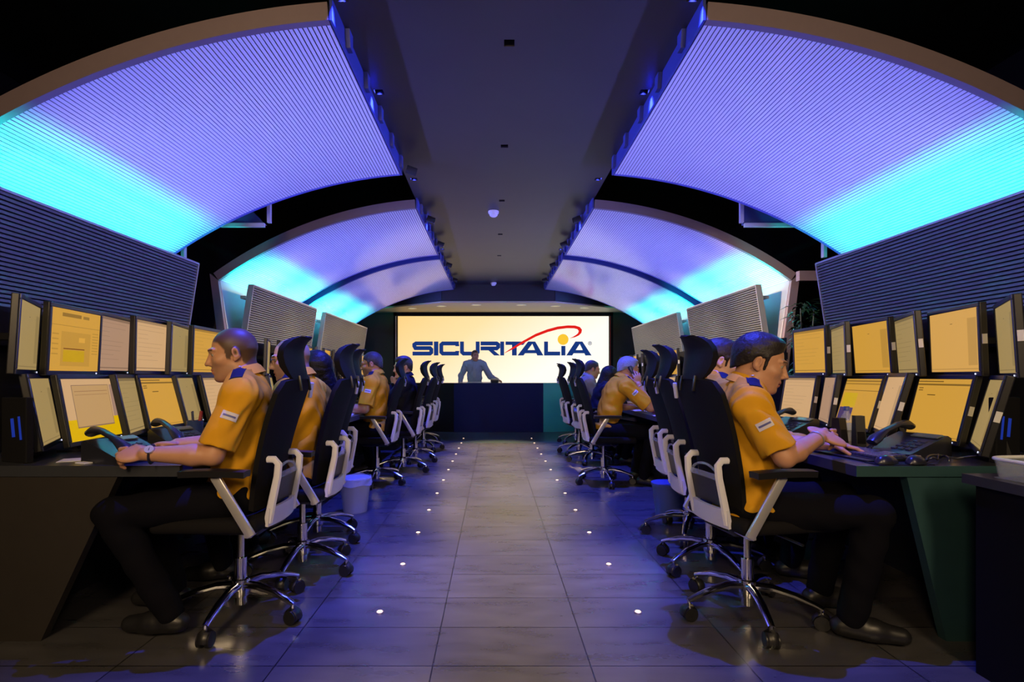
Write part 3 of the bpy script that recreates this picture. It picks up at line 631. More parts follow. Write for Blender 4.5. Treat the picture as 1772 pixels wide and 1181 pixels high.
# ------------------------------------------------------------------ swivel chairs
def make_chair(far):
    t = thing('swivel_chair', '', 'chair', (0, 0, 0), 0, 'black swivel chairs along the aisle')
    b = MB(); b.lathe([(0.0, 0.085), (0.036, 0.09), (0.042, 0.12), (0.038, 0.165), (0.03, 0.17), (0.0, 0.17)])
    for k in range(5):
        a = 2 * PI * k / 5; d = Vector((math.cos(a), math.sin(a), 0))
        pts = [d * 0.02 + Vector((0, 0, 0.140)), d * 0.10 + Vector((0, 0, 0.143)), d * 0.19 + Vector((0, 0, 0.126)), d * 0.26 + Vector((0, 0, 0.102)), d * 0.295 + Vector((0, 0, 0.086))]
        b.tube(pts, [0.024, 0.022, 0.019, 0.016, 0.014], 10, sq=(0.75, 1.0), up=(0, 0, 1))
        b.cyl(d * 0.29 + Vector((0, 0, 0.090)), d * 0.29 + Vector((0, 0, 0.062)), 0.008, n=8)
    base = b.build('star_base', M_chrome, t, True)
    for k in range(5):
        a = 2 * PI * k / 5; d = Vector((math.cos(a), math.sin(a), 0)); tn = Vector((-d.y, d.x, 0)); c = d * 0.29 + Vector((0, 0, 0.031))
        b = MB()
        for s in (-1, 1): b.cyl(c + tn * s * 0.008, c + tn * s * 0.026, 0.031, n=20)
        b.tube([c + d * 0.033 * math.cos(q) + Vector((0, 0, 0.036 * math.sin(q))) for q in np.linspace(-0.1, PI + 0.1, 9)], 0.010, 8, sq=(0.6, 2.0), up=tuple(d))
        b.build('caster', M_black, base, True)
    b = MB(); b.cyl((0, 0, 0.05), (0, 0, 0.265), 0.027, n=20); b.cyl((0, 0, 0.265), (0, 0, 0.41), 0.016, n=16); b.build('gas_lift', M_chrome, t, True)
    b = MB(); b.box((0, 0.0, 0.415), (0.20, 0.26, 0.045), bev=0.012); b.cyl((0.08, 0.05, 0.41), (0.27, 0.06, 0.405), 0.006, n=8)
    b.bar((0, -0.10, 0.41), (0, -0.185, 0.44), 0.10, 0.03, bev=0.008)
    b.build('tilt_mechanism', M_black, t, True)
    b = MB(); b.box((0, 0.055, 0.462), (0.45, 0.46, 0.062), bev=0.026, seg=3); b.build('seat', M_mesh, t, True)
    def by(z): return -0.146 - 0.130 * ((z - 0.55) / 0.54) ** 1.1 if z > 0.55 else -0.146 + (0.55 - z) * 0.2
    b = MB(); G = []
    for i in range(19):
        q = i / 18; z = 0.515 + 0.575 * q; hw = lerp(0.150, 0.172, min(1, q * 1.4))
        if q > 0.9: hw -= 0.03 * ((q - 0.9) / 0.1) ** 2
        row = []
        for j in range(15):
            s = -1 + 2 * j / 14; row.append((s * hw, by(z) + 0.025 * s * s + 0.012 * math.sin((z - 0.55) * 6.5), z - 0.012 * (abs(s) ** 4) * (1 if q > 0.9 else 0)))
        G.append(row)
    b.sheet(G, 0.026); b.build('backrest', M_mesh, t, True)
    b = MB()
    for s in (-1, 1):
        b.tube([(s * 0.118, -0.175, 0.735), (s * 0.120, -0.208, 0.735), (s * 0.122, -0.226, 0.715), (s * 0.124, -0.222, 0.66), (s * 0.127, -0.200, 0.55), (s * 0.127, -0.182, 0.46)], [0.014, 0.015, 0.016, 0.016, 0.017, 0.018], 8, sq=(0.8, 1.1), up=(1, 0, 0))
    G = [[(x, -0.188 - 0.018 * (1 - (x / 0.14) ** 2) + (0.50 - z) * 0.10, z) for x in np.linspace(-0.142, 0.142, 11)] for z in np.linspace(0.445, 0.525, 5)]
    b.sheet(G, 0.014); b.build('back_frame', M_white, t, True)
    b = MB(); G = [[(x, -0.185 - (z - 0.53) * 0.2, z) for x in np.linspace(-0.112, 0.112, 5)] for z in np.linspace(0.53, 0.645, 5)]; b.sheet(G, 0.012); b.build('lumbar_panel', M_black, t, True)
    b = MB(); pts = [(x, -0.214, 0.648 + 0.058 * math.sqrt(max(0, 1 - (x / 0.108) ** 2))) for x in np.linspace(-0.108, 0.108, 13)]
    b.tube(pts, 0.006, 8); b.box((0, -0.214, 0.658), (0.20, 0.008, 0.026), bev=0.003); b.build('carry_handle', M_clear, t, True)
    for s in (-1, 1):
        b = MB(); G = [[(s * (0.252 + x), y, 0.695 + 0.008 * math.cos(y * 8) - 0.004 * abs(x) * 20) for x in np.linspace(-0.030, 0.030, 5)] for y in np.linspace(-0.150, 0.120, 9)]; b.sheet(G, 0.026); pad = b.build('armrest_pad', M_black, t, True)
        b = MB(); b.bar((s * 0.245, -0.165, 0.435), (s * 0.252, -0.015, 0.690), 0.018, 0.040, up=(0, 1, 0), bev=0.006); b.bar((s * 0.10, -0.12, 0.425), (s * 0.247, -0.15, 0.437), 0.03, 0.018, bev=0.004); b.build('armrest_strut', M_chrome if False else mat('silver_strut', (0.62, 0.61, 0.66), 0.3, metal=0.6), t, True)
    # headrest: crescent that bulges towards the head, its tip curling backwards
    prof = [(-0.298, 1.085), (-0.282, 1.115), (-0.266, 1.15), (-0.258, 1.19), (-0.262, 1.225), (-0.278, 1.252), (-0.302, 1.272), (-0.328, 1.282)]
    b = MB(); G = []
    for i, (y, z) in enumerate(prof):
        hw = (0.072, 0.095, 0.106, 0.110, 0.106, 0.096, 0.078, 0.045)[i]
        G.append([(s * hw, y + 0.030 * s * s, z) for s in np.linspace(-1, 1, 11)])
    b.sheet(G, lambda i, j: (0.020, 0.030, 0.040, 0.042, 0.036, 0.028, 0.018, 0.008)[i]); hr = b.build('headrest', M_head, t, True)
    for q in (-1, 1): MB().bar((q * 0.055, -0.302, 1.035), (q * 0.055, -0.292, 1.105), 0.012, 0.010, bev=0.003).build('headrest_bracket', M_black, t, True)
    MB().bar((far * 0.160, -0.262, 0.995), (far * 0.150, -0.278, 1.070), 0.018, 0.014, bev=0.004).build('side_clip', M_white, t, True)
    return t, base
CH = [  # x, y, facing(+1 = left row faces -x), base angle, small turn, label
 (-1.17, 2.37, 1, 0.63, 0, 'black mesh swivel chair under the shaved-headed man at the front left desk'),
 (-1.09, 2.92, 1, 0.63, 0, 'black mesh swivel chair under the man in glasses, second on the left'),
 (-1.195, 3.47, 1, 0.63, 0, 'black mesh swivel chair under the black-haired woman, third on the left'),
 (-1.20, 5.26, 1, 0.63, 0, 'black mesh swivel chair under the bearded man at the middle left desk'),
 (-1.05, 5.95, 1, 0.63, 0, 'black mesh swivel chair under the dark-jacketed man resting his chin'),
 (-1.02, 6.68, 1, 0.63, -6, 'empty black mesh swivel chair just beyond the dark-jacketed man on the left'),
 (-1.05, 7.65, 1, 0.10, -4, 'empty black mesh swivel chair, last but one of the left row'),
 (-1.17, 8.55, 1, 0.60, -14, 'empty black swivel chair, farthest of the left row, white frame turned to the aisle'),
 (1.17, 2.36, -1, 0.94, 9, 'black mesh swivel chair under the man at the front right desk'),
 (1.25, 2.95, -1, 0.25, -5, 'black mesh swivel chair under the brown-haired man, second on the right'),
 (1.35, 3.54, -1, 0.87, -4, 'empty black mesh swivel chair, third on the right beside the blue bin'),
 (1.14, 5.30, -1, 0.05, 0, 'black mesh swivel chair under the grey-haired man on the phone'),
 (1.26, 6.55, -1, 0.62, 8, 'black mesh swivel chair under the long-haired woman on the right'),
 (1.22, 7.28, -1, 0.40, 6, 'black mesh swivel chair under the man in a grey shirt, far right row'),
 (1.36, 8.45, -1, 0.25, 12, 'black mesh swivel chair, farthest of the right row')]
chair0, base0 = make_chair(1); chair1, base1 = make_chair(-1)
for i, (x, y, fc, ba, tw, lb) in enumerate(CH):
    t = chair0 if i == 0 else chair1 if i == 8 else copy_tree(chair0 if fc > 0 else chair1)
    t.location = (x, y, 0); t.rotation_euler = (0, 0, fc * PI / 2 + R(tw)); t['label'] = lb
    [k for k in C.objects if k.parent == t and k.name.startswith('star_base')][0].rotation_euler = (0, 0, ba)

# ------------------------------------------------------------------ people: smooth implicit bodies turned into meshes
class Field:
    def __init__(s, lo, hi, h):
        s.lo = np.array(lo, float); s.h = h; s.n = np.ceil((np.array(hi) - s.lo) / h).astype(int) + 1
        s.D = np.full(s.n, 0.3, np.float32)
    def sub(s, lo, hi):
        a = np.maximum(np.floor((np.array(lo) - s.lo) / s.h).astype(int), 0); b = np.minimum(np.ceil((np.array(hi) - s.lo) / s.h).astype(int) + 1, s.n)
        if (b <= a).any(): return None, None
        ax = [(s.lo[i] + s.h * np.arange(a[i], b[i])).astype(np.float32) for i in range(3)]
        return (slice(a[0], b[0]), slice(a[1], b[1]), slice(a[2], b[2])), np.meshgrid(*ax, indexing='ij', sparse=True)
    def comb(s, sl, d, k, op):
        A = s.D[sl]
        if op == 'add':
            hh = np.clip(0.5 + 0.5 * (A - d) / k, 0, 1); s.D[sl] = A + (d - A) * hh - k * hh * (1 - hh)
        else:
            d = -d; hh = np.clip(0.5 - 0.5 * (A - d) / k, 0, 1); s.D[sl] = A + (d - A) * hh + k * hh * (1 - hh)
    def cap(s, a, b, ra, rb=None, k=0.02, op='add'):
        rb = ra if rb is None else rb; a = np.array(a, float); b = np.array(b, float); m = max(ra, rb) + 2 * k + 3 * s.h
        sl, g = s.sub(np.minimum(a, b) - m, np.maximum(a, b) + m)
        if sl is None: return
        ba = b - a; L2 = max(ba @ ba, 1e-9)
        t = np.clip(((g[0] - a[0]) * ba[0] + (g[1] - a[1]) * ba[1] + (g[2] - a[2]) * ba[2]) / L2, 0, 1)
        d = np.sqrt((g[0] - a[0] - ba[0] * t) ** 2 + (g[1] - a[1] - ba[1] * t) ** 2 + (g[2] - a[2] - ba[2] * t) ** 2) - (ra + (rb - ra) * t)
        s.comb(sl, d.astype(np.float32), k, op)
    def ell(s, c, r, k=0.02, M=None, op='add'):
        c = np.array(c, float); r = np.array(r, float); M = np.eye(3) if M is None else M; m = (max(r) if not np.allclose(M, np.eye(3)) else r) + 2 * k + 3 * s.h
        sl, g = s.sub(c - m, c + m)
        if sl is None: return
        p = [g[i] - c[i] for i in range(3)]
        q = [p[0] * M[0][i] + p[1] * M[1][i] + p[2] * M[2][i] for i in range(3)]
        k0 = np.sqrt((q[0] / r[0]) ** 2 + (q[1] / r[1]) ** 2 + (q[2] / r[2]) ** 2); k1 = np.sqrt((q[0] / r[0] ** 2) ** 2 + (q[1] / r[1] ** 2) ** 2 + (q[2] / r[2] ** 2) ** 2) + 1e-6
        s.comb(sl, (k0 * (k0 - 1) / k1).astype(np.float32), k, op)
    def cut(s, p, n, box=None):
        """remove everything on the +n side of the plane through p (inside box)"""
        n = np.array(n, float) / np.linalg.norm(n)
        sl, g = s.sub(*(box if box else (s.lo, s.lo + s.h * s.n)))
        if sl is None: return
        d = (g[0] - p[0]) * n[0] + (g[1] - p[1]) * n[1] + (g[2] - p[2]) * n[2]
        s.D[sl] = np.maximum(s.D[sl], d.astype(np.float32))
    def fn(s, f, lo, hi):
        sl, g = s.sub(lo, hi)
        if sl is not None: s.D[sl] += f(g[0], g[1], g[2]).astype(np.float32)
    def at(s, P):
        q = (np.asarray(P, float) - s.lo) / s.h; i = np.clip(np.floor(q).astype(int), 0, s.n - 2); f = q - i; v = 0
        for a in (0, 1):
            for b in (0, 1):
                for c in (0, 1):
                    v = v + (f[..., 0] if a else 1 - f[..., 0]) * (f[..., 1] if b else 1 - f[..., 1]) * (f[..., 2] if c else 1 - f[..., 2]) * s.D[i[..., 0] + a, i[..., 1] + b, i[..., 2] + c]
        return v
    def mesh(s, name, mats, parent=None, classify=None, tint=None):
        D = s.D; D[0] = D[-1] = 0.1; D[:, 0] = D[:, -1] = 0.1; D[:, :, 0] = D[:, :, -1] = 0.1
        I = D < 0; c = np.zeros(np.array(D.shape) - 1, np.int8)
        off = [(a, b, e) for a in (0, 1) for b in (0, 1) for e in (0, 1)]; X, Y, Z = c.shape
        for a, b, e in off: c += I[a:a + X, b:b + Y, e:e + Z]
        act = np.argwhere((c > 0) & (c < 8)); idx = np.full(c.shape, -1, np.int32); idx[tuple(act.T)] = np.arange(len(act))
        V = np.stack([D[act[:, 0] + a, act[:, 1] + b, act[:, 2] + e] for a, b, e in off], 1); pos = np.zeros((len(act), 3)); cnt = np.zeros(len(act))
        for i in range(8):
            for j in range(i + 1, 8):
                if sum(abs(off[i][q] - off[j][q]) for q in range(3)) != 1: continue
                va, vb = V[:, i], V[:, j]; m = (va < 0) != (vb < 0); t = np.where(m, va / np.where(m, va - vb, 1), 0)[:, None]
                pos += np.where(m[:, None], np.array(off[i]) + t * (np.array(off[j]) - np.array(off[i])), 0); cnt += m
        P = s.lo + s.h * (act + pos / cnt[:, None]); F = []
        for ax in range(3):
            e = [0, 0, 0]; e[ax] = 1; u, v = [(1, 2), (2, 0), (0, 1)][ax]
            A = I[:-1, :, :] if ax == 0 else I[:, :-1, :] if ax == 1 else I[:, :, :-1]; B = I[1:, :, :] if ax == 0 else I[:, 1:, :] if ax == 1 else I[:, :, 1:]
            p = np.argwhere(A != B); p = p[(p[:, u] > 0) & (p[:, v] > 0) & (p[:, u] < c.shape[u]) & (p[:, v] < c.shape[v])]
            fl = A[tuple(p.T)]; eu = np.zeros(3, int); eu[u] = 1; ev = np.zeros(3, int); ev[v] = 1
            q = np.stack([idx[tuple((p - eu - ev).T)], idx[tuple((p - ev).T)], idx[tuple(p.T)], idx[tuple((p - eu).T)]], 1)
            q[~fl] = q[~fl][:, ::-1]; F.append(q)
        F = np.concatenate(F); F = F[(F >= 0).all(1)]
        me = bpy.data.meshes.new(name); nf = len(F)
        me.vertices.add(len(P)); me.vertices.foreach_set('co', P.astype(np.float32).ravel()); me.loops.add(nf * 4); me.loops.foreach_set('vertex_index', F.astype(np.int32).ravel())
        me.polygons.add(nf); me.polygons.foreach_set('loop_start', np.arange(0, nf * 4, 4, dtype=np.int32)); me.update(calc_edges=True)
        for m in (mats if isinstance(mats, (list, tuple)) else [mats]): me.materials.append(m)
        if classify is not None: me.polygons.foreach_set('material_index', classify(P[F].mean(1)).astype(np.int32))
        if tint is not None:
            t = np.ones((len(P), 4), np.float32); t[:, :3] = tint(P); me.attributes.new('skin_tint', 'FLOAT_COLOR', 'POINT').data.foreach_set('color', t.ravel())
        me.polygons.foreach_set('use_smooth', np.ones(nf, bool)); me.validate(); me.update()
        o = bpy.data.objects.new(name, me); C.objects.link(o)
        if parent: o.parent = parent
        return o
def skin_tinted(name, col, stub, scalp):
    if name in MATS: return MATS[name]
    m = mat(name, col, 0.5, spec=0.35); nt = m.node_tree; b = nt.nodes['Principled BSDF']
    at = nt.nodes.new('ShaderNodeAttribute'); at.attribute_name = 'skin_tint'; sp = nt.nodes.new('ShaderNodeSeparateColor'); nt.links.new(at.outputs['Color'], sp.inputs[0])
    tc = nt.nodes.new('ShaderNodeTexCoord'); n = nt.nodes.new('ShaderNodeTexNoise'); n.inputs['Scale'].default_value = 30; nt.links.new(tc.outputs['Object'], n.inputs['Vector'])
    a = nt.nodes.new('ShaderNodeMix'); a.data_type = 'RGBA'; a.inputs[6].default_value = (*[c * 0.93 for c in col], 1); a.inputs[7].default_value = (*[c * 1.07 for c in col], 1); nt.links.new(n.outputs[0], a.inputs[0]); prev = a.outputs[2]
    for i, c in enumerate((scalp, stub, (0.42, 0.13, 0.10))):
        x = nt.nodes.new('ShaderNodeMix'); x.data_type = 'RGBA'; nt.links.new(sp.outputs[i], x.inputs[0]); nt.links.new(prev, x.inputs[6]); x.inputs[7].default_value = (*c, 1); prev = x.outputs[2]
    nt.links.new(prev, b.inputs['Base Color'])
    return m
def rotm(yaw, pitch, roll=0.0):
    """columns: right, forward, up of a head turned by yaw (left +), pitch (down +), roll"""
    return np.array(Matrix.Rotation(yaw, 3, 'Z') @ Matrix.Rotation(-pitch, 3, 'X') @ Matrix.Rotation(roll, 3, 'Y'))
def unit(v): v = np.array(v, float); return v / np.linalg.norm(v)
def patch(F, c, u, v, d, w, l, th, name, m, parent, n=9, off=0.002):
    """small cloth patch laid on the surface of field F: centre c, axes u (width) and v (length), projected along d"""
    u, v, d = unit(u), unit(v), unit(d); G = []
    for i in range(n):
        row = []
        for j in range(n):
            p = np.array(c) + u * w * (j / (n - 1) - 0.5) + v * l * (i / (n - 1) - 0.5) - d * 0.07
            for _ in range(30):
                q = float(F.at(p)); p = p + d * np.clip(q, -0.02, 0.02) * 0.8
                if abs(q) < 2e-4: break
            row.append(p - d * off)
        G.append(row)
    b = MB(); b.sheet(G, th); return b.build(name, m, parent, True)

M_navycloth = mat('navy_epaulette_cloth', (0.008, 0.010, 0.034), 0.8, spec=0.2)
M_shirtY = mat('mustard_yellow_shirt', (0.58, 0.285, 0.010), 0.75, noise=0.10, nscale=13, bump=0.8, spec=0.2)
M_trouser = mat('black_trouser_cloth', (0.004, 0.004, 0.007), 0.9, spec=0.08)
M_shoe = mat('black_shoe_leather', (0.012, 0.012, 0.014), 0.4)
M_patch = mat('pale_sleeve_patch', (0.55, 0.52, 0.62), 0.6)
M_btn = mat('white_metal_button', (0.8, 0.75, 0.6), 0.3, metal=0.6)
M_eyew = mat('eye_white', (0.36, 0.32, 0.30), 0.3); M_iris = mat('dark_iris', (0.02, 0.012, 0.01), 0.2)
def skinmats(key, col, stub, lip):
    return [skin_tinted('skin_' + key, col, stub, tuple(0.15 * c + 0.006 for c in col)), M_eyew, M_iris, mat('brow_' + key, tuple(0.22 * c for c in col), 0.7)]
SK = {'warm': ((0.46, 0.235, 0.14), (0.27, 0.15, 0.10), (0.36, 0.13, 0.10)), 'light': ((0.56, 0.33, 0.23), (0.40, 0.24, 0.17), (0.42, 0.16, 0.13)), 'tan': ((0.40, 0.20, 0.115), (0.16, 0.085, 0.055), (0.30, 0.11, 0.085))}

def hand(F, W, f, n, t, curl, s=1.0, thumb=0.6):
    """W wrist, f finger direction, n palm normal (out of the palm), t towards the thumb"""
    W = np.array(W, float); f, n, t = unit(f), unit(n), unit(t)
    M = np.stack([t, f, n], 1)
    F.ell(W + f * 0.045 * s, (0.041 * s, 0.056 * s, 0.017 * s), 0.012, M)
    for i, (o, L) in enumerate(((0.032, 0.074), (0.0105, 0.084), (-0.011, 0.078), (-0.032, 0.062))):
        p = W + f * (0.083 - 0.006 * abs(i - 1)) * s + t * o * s + n * 0.002; d = unit(f + t * (0.14 - 0.09 * i)); a = curl * (0.75 + 0.10 * i)
        for k, (q, r0, r1) in enumerate(((0.44, 0.0092, 0.0086), (0.32, 0.0086, 0.0080), (0.24, 0.0080, 0.0068))):
            ang = a * (0.6, 1.0, 0.7)[k]; d = unit(d * math.cos(ang) + n * math.sin(ang) if k == 0 else d * math.cos(ang) + (n * (d @ f) - f * (d @ n)) * math.sin(ang))
            e = p + d * L * q * s; F.cap(p, e, r0 * s, r1 * s, 0.004); p = e
    p = W + f * 0.022 * s + t * 0.026 * s; d = unit(t * 0.75 + f * 0.65 + n * thumb)
    F.cap(p, p + d * 0.042 * s, 0.0135 * s, 0.0105 * s, 0.010); p = p + d * 0.042 * s; d = unit(t * 0.15 + f * 0.9 + n * thumb); F.cap(p, p + d * 0.033 * s, 0.0105 * s, 0.0082 * s, 0.004)

def person(name, label, loc, rz, pose, look, h):
    """local frame: +y forward, +x the person's right, z up, origin on the floor under the hips"""
    g = pose.get; sit = g('sit', True); s = g('scale', 1.0)
    P0 = np.array((0, 0, g('hip', 0.555))); l1, l2, l3 = [R(a) for a in g('lean', (4, 10, 22))]
    up = lambda a: np.array((0, math.sin(a), math.cos(a)))
    P1 = P0 + up(l1) * 0.17 * s; P2 = P1 + up((l1 + l2) / 2) * 0.19 * s; P3 = P2 + up(l2) * 0.155 * s
    tw = R(g('twist', 0)); rt = np.array((math.cos(tw), math.sin(tw), 0)); fw = np.array((-math.sin(tw), math.cos(tw), 0))
    PN = P3 + up(l3) * 0.085 * s
    HM = rotm(R(g('yaw', 0)), R(g('pitch', 8)), R(g('roll', 0)))
    H0 = PN + HM @ np.array((0, 0.022, 0.062)) * s + np.array(g('hoff', (0, 0, 0)))
    sw = g('shoulder', 0.185) * s
    S = {}
    for k, sg in (('R', 1), ('L', -1)): S[k] = P3 + rt * sg * sw - up(l2) * 0.045 + fw * g('shf', 0.01) + np.array((0, 0, g('shz' + k, 0)))
    A = pose['arms']  # {'R': (elbow, wrist, fdir, ndir, tdir, curl), ...}
    J = {}
    for k, sg in (('R', 1), ('L', -1)):
        J[k] = dict(hip=P0 + np.array((sg * 0.09, 0.0, -0.01)))
        if sit:
            kn = g('knee' + k, (sg * 0.15, 0.44, 0.535)); an = g('ankle' + k, (sg * 0.15, 0.36, 0.095))
        else:
            kn = (sg * 0.11, 0.02, 0.50 * s); an = (sg * 0.12, -0.03, 0.085)
        J[k]['kn'] = np.array(kn); J[k]['an'] = np.array(an); J[k]['toe'] = J[k]['an'] + np.array(g('toe', (sg * 0.03, 0.15, -0.035)))
    allp = [P0, P1, P2, P3, H0] + [v for k in 'RL' for v in J[k].values()] + [S[k] for k in 'RL'] + [np.array(A[k][i]) for k in 'RL' for i in (0, 1)] + [np.array(A[k][1]) + unit(A[k][2]) * 0.17 for k in 'RL']
    lo = np.min(allp, 0) - 0.17; hi = np.max(allp, 0) + 0.17; lo[2] = -0.02
    fat = g('fat', 1.0)
    def torso(F, inf, k):
        MT = np.stack([rt, np.cross(up(l2), rt), up(l2)], 1)
        MP = np.stack([np.array((1, 0, 0)), np.cross(up(l1), np.array((1, 0, 0))), up(l1)], 1)
        F.ell(P0 + np.array((0, -0.005, 0.0)), (0.170 * fat + inf, 0.125 * fat + inf, 0.115 + inf), k, MP)
        F.ell(P1 + up(l1) * 0.02 + np.array((0, 0.015 * fat, 0)), (0.150 * fat + inf, 0.108 * fat + inf, 0.15 + inf), k, MP)
        F.ell(P2 + up(l2) * 0.03 + np.array((0, 0.006, 0)), (0.162 * s + inf, 0.112 * s + inf, 0.175 * s + inf), k, MT)
        F.cap(S['L'] * 0.86 + S['R'] * 0.14, S['R'] * 0.86 + S['L'] * 0.14, 0.058 * s + inf, None, k)
        for q in 'RL':
            F.cap(PN * 0.75 + P3 * 0.25 + (S[q] - P3) * 0.10, S[q], 0.044 * s + inf * 0.9, 0.050 * s + inf, k * 0.8); F.ell(S[q], (0.058 * s + inf,) * 3, k * 0.6)
    # ---------------- body
    F = Field(lo, hi, h); torso(F, -0.006, 0.05)
    F.cap(P3 - up(l3) * 0.03, PN + HM @ np.array((0, -0.012, 0.03)), 0.062 * s, 0.056 * s, 0.025)
    for k, sg in (('R', 1), ('L', -1)):
        el, wr = np.array(A[k][0], float), np.array(A[k][1], float)
        F.cap(S[k], el, 0.050 * s, 0.041 * s, 0.02); mid = el + (wr - el) * 0.3; F.cap(el, mid, 0.041 * s, 0.044 * s, 0.015); F.cap(mid, wr, 0.044 * s, 0.028 * s, 0.015)
        hand(F, wr + unit(A[k][2]) * 0.005, A[k][2], A[k][3], A[k][4], A[k][5], s * 0.98, A[k][6] if len(A[k]) > 6 else 0.6)
        j = J[k]; F.cap(j['hip'], j['kn'], 0.074, 0.050, 0.03); F.cap(j['kn'], j['an'] * 0.9 + j['kn'] * 0.1, 0.050, 0.030, 0.02)
    # head
    hs = s * g('head', 1.0); Q = lambda x, y, z: H0 + HM @ (np.array((x, y, z)) * hs)
    E = lambda c, r, k=0.02, op='add', M=None: F.ell(Q(*c), np.array(r) * hs, k * hs, HM if M is None else HM @ M, op)
    K = lambda a, b, ra, rb=None, k=0.01, op='add': F.cap(Q(*a), Q(*b), ra * hs, (ra if rb is None else rb) * hs, k * hs, op)
    jw = look.get('jaw', 1.0)
    E((0, -0.012, 0.032), (0.075, 0.096, 0.088)); E((0, 0.026, -0.035), (0.062 * jw, 0.070, 0.085), 0.025)
    K((0.042 * jw, -0.004, -0.066), (0.018, 0.062, -0.098), 0.022, 0.020, 0.025); K((-0.042 * jw, -0.004, -0.066), (-0.018, 0.062, -0.098), 0.022, 0.020, 0.025)
    E((0, 0.074, -0.102), (0.022, 0.017, 0.016), 0.015)                                    # chin
    for x in (-1, 1): E((x * 0.040, 0.058, -0.022), (0.024, 0.024, 0.020), 0.02); K((x * 0.012, 0.092, 0.026), (x * 0.044, 0.076, 0.026), 0.0095, 0.008, 0.012)   # cheeks, brows
    for x in (-1, 1): E((x * 0.031, 0.096, 0.006), (0.018, 0.013, 0.0115), 0.010, 'sub')
    for x in (-1, 1): E((x * 0.031, 0.0765, 0.006), (0.0125, 0.0125, 0.0115), 0.002); K((x * 0.020, 0.088, 0.014), (x * 0.043, 0.080, 0.012), 0.0042, None, 0.004)
    nb = look.get('nose', 1.0)
    K((0, 0.089, 0.014), (0, 0.092 + 0.016 * nb, -0.030), 0.0080, 0.0112, 0.010); E((0, 0.097 + 0.013 * nb, -0.034), (0.0115, 0.0120, 0.0095), 0.006)
    for x in (-1, 1): E((x * 0.013, 0.096, -0.038), (0.009, 0.012, 0.0085), 0.006); K((x * 0.0055, 0.103, -0.047), (x * 0.0055, 0.110, -0.043), 0.0035, None, 0.003, 'sub')
    K((-0.018, 0.084, -0.0635), (0.018, 0.084, -0.0635), 0.0075, None, 0.008); K((0, 0.093, -0.062), (0, 0.093, -0.0625), 0.0075, None, 0.010)
    K((-0.015, 0.084, -0.076), (0.015, 0.084, -0.076), 0.0080, None, 0.008); K((0, 0.090, -0.0755), (0, 0.0905, -0.0755), 0.007, None, 0.008)
    K((-0.022, 0.0935, -0.0695), (0.022, 0.0935, -0.0695), 0.0030, None, 0.003, 'sub')
    for x in (-1, 1):
        Mx = np.array(Matrix.Rotation(R(-x * 22), 3, 'Z') @ Matrix.Rotation(R(-12), 3, 'X'))
        E((x * 0.078, -0.012, 0.000), (0.009, 0.018, 0.030), 0.006, 'add', Mx); E((x * 0.0865, -0.008, 0.004), (0.006, 0.009, 0.018), 0.004, 'sub', Mx); E((x * 0.077, -0.004, -0.026), (0.007, 0.010, 0.010), 0.005)
    beard = look.get('beard', 0); rec = look.get('recede', 0.0)
    def scalp(q):
        y = q[:, 1]; line = np.interp(y, [-0.12, -0.085, -0.05, -0.035, -0.03, 0.012, 0.014, 0.030, 0.034, 0.055, 0.10], [-0.075, -0.072, -0.060, -0.045, -0.010, -0.010, -0.026, -0.022, 0.020, 0.058 + rec, 0.078 + rec])
        return q[:, 2] - line
    ss = lambda x, a, b: np.clip((x - a) / (b - a), 0, 1) ** 2 * (3 - 2 * np.clip((x - a) / (b - a), 0, 1))
    def inface(q): return (np.abs(q[:, 0]) < 0.105) & (q[:, 2] > -0.14) & (q[:, 2] < 0.14) & (q[:, 1] > -0.13) & (q[:, 1] < 0.16)
    def tint(P):
        q = ((P - H0) @ HM) / hs; T = np.zeros((len(q), 3)); fr = inface(q)
        if look.get('hair') == 'shaved': T[:, 0] = ss(scalp(q), -0.006, 0.008) * (1 - ss(np.abs(q[:, 0]), 0.080, 0.084)) * look.get('scalp', 1.0)
        if beard: T[:, 1] = beard * ss(-q[:, 2] - 0.25 * np.clip(0.085 - q[:, 1], 0, 0.1), 0.022, 0.040) * ss(q[:, 1], -0.012, 0.012) * ss(q[:, 2], -0.130, -0.115)
        T[:, 2] = 0.8 * ss(0.026 - np.abs(q[:, 0]), 0, 0.006) * ss(q[:, 1], 0.078, 0.084) * ss(q[:, 2], -0.086, -0.080) * ss(-q[:, 2], 0.056, 0.061)
        T[~fr] = 0
        return T
    def cls(c):
        q = ((c - H0) @ HM) / hs; m = np.zeros(len(c), int); fr = inface(q)
        for x in (-1, 1):
            e = np.linalg.norm(q - np.array((x * 0.031, 0.0765, 0.006)), axis=1) < 0.0138
            m[fr & e & (q[:, 1] > 0.079) & (q[:, 2] > 0.000) & (q[:, 2] < 0.0105)] = 1
            m[fr & e & (np.abs(q[:, 0] - x * 0.031) < 0.0068) & (q[:, 1] > 0.081) & (q[:, 2] > -0.001) & (q[:, 2] < 0.0115)] = 2
            m[fr & (np.abs(q[:, 0] - x * 0.030) < 0.017) & (np.abs(q[:, 2] - 0.0275 + 0.15 * np.maximum(0, np.abs(q[:, 0]) - 0.035)) < 0.0038) & (q[:, 1] > 0.06)] = 3
        return m
    body = F.mesh(name, skinmats(look['skin'], *SK[look['skin']]), None, cls, tint)
    body.location = loc; body.rotation_euler = (0, 0, rz); tag(body, label, 'person', 'people at work in the control room')
    HEADS[label] = (Matrix.Translation(loc) @ Matrix.Rotation(rz, 4, 'Z'), Q)
    # ---------------- hair
    hk = look.get('hair', 'short'); hm = mat('hair_' + look.get('hairname', 'dark'), look.get('haircol', (0.012, 0.010, 0.010)), look.get('hairrough', 0.5), spec=0.25, noise=0.45, nscale=110, bump=0.6)
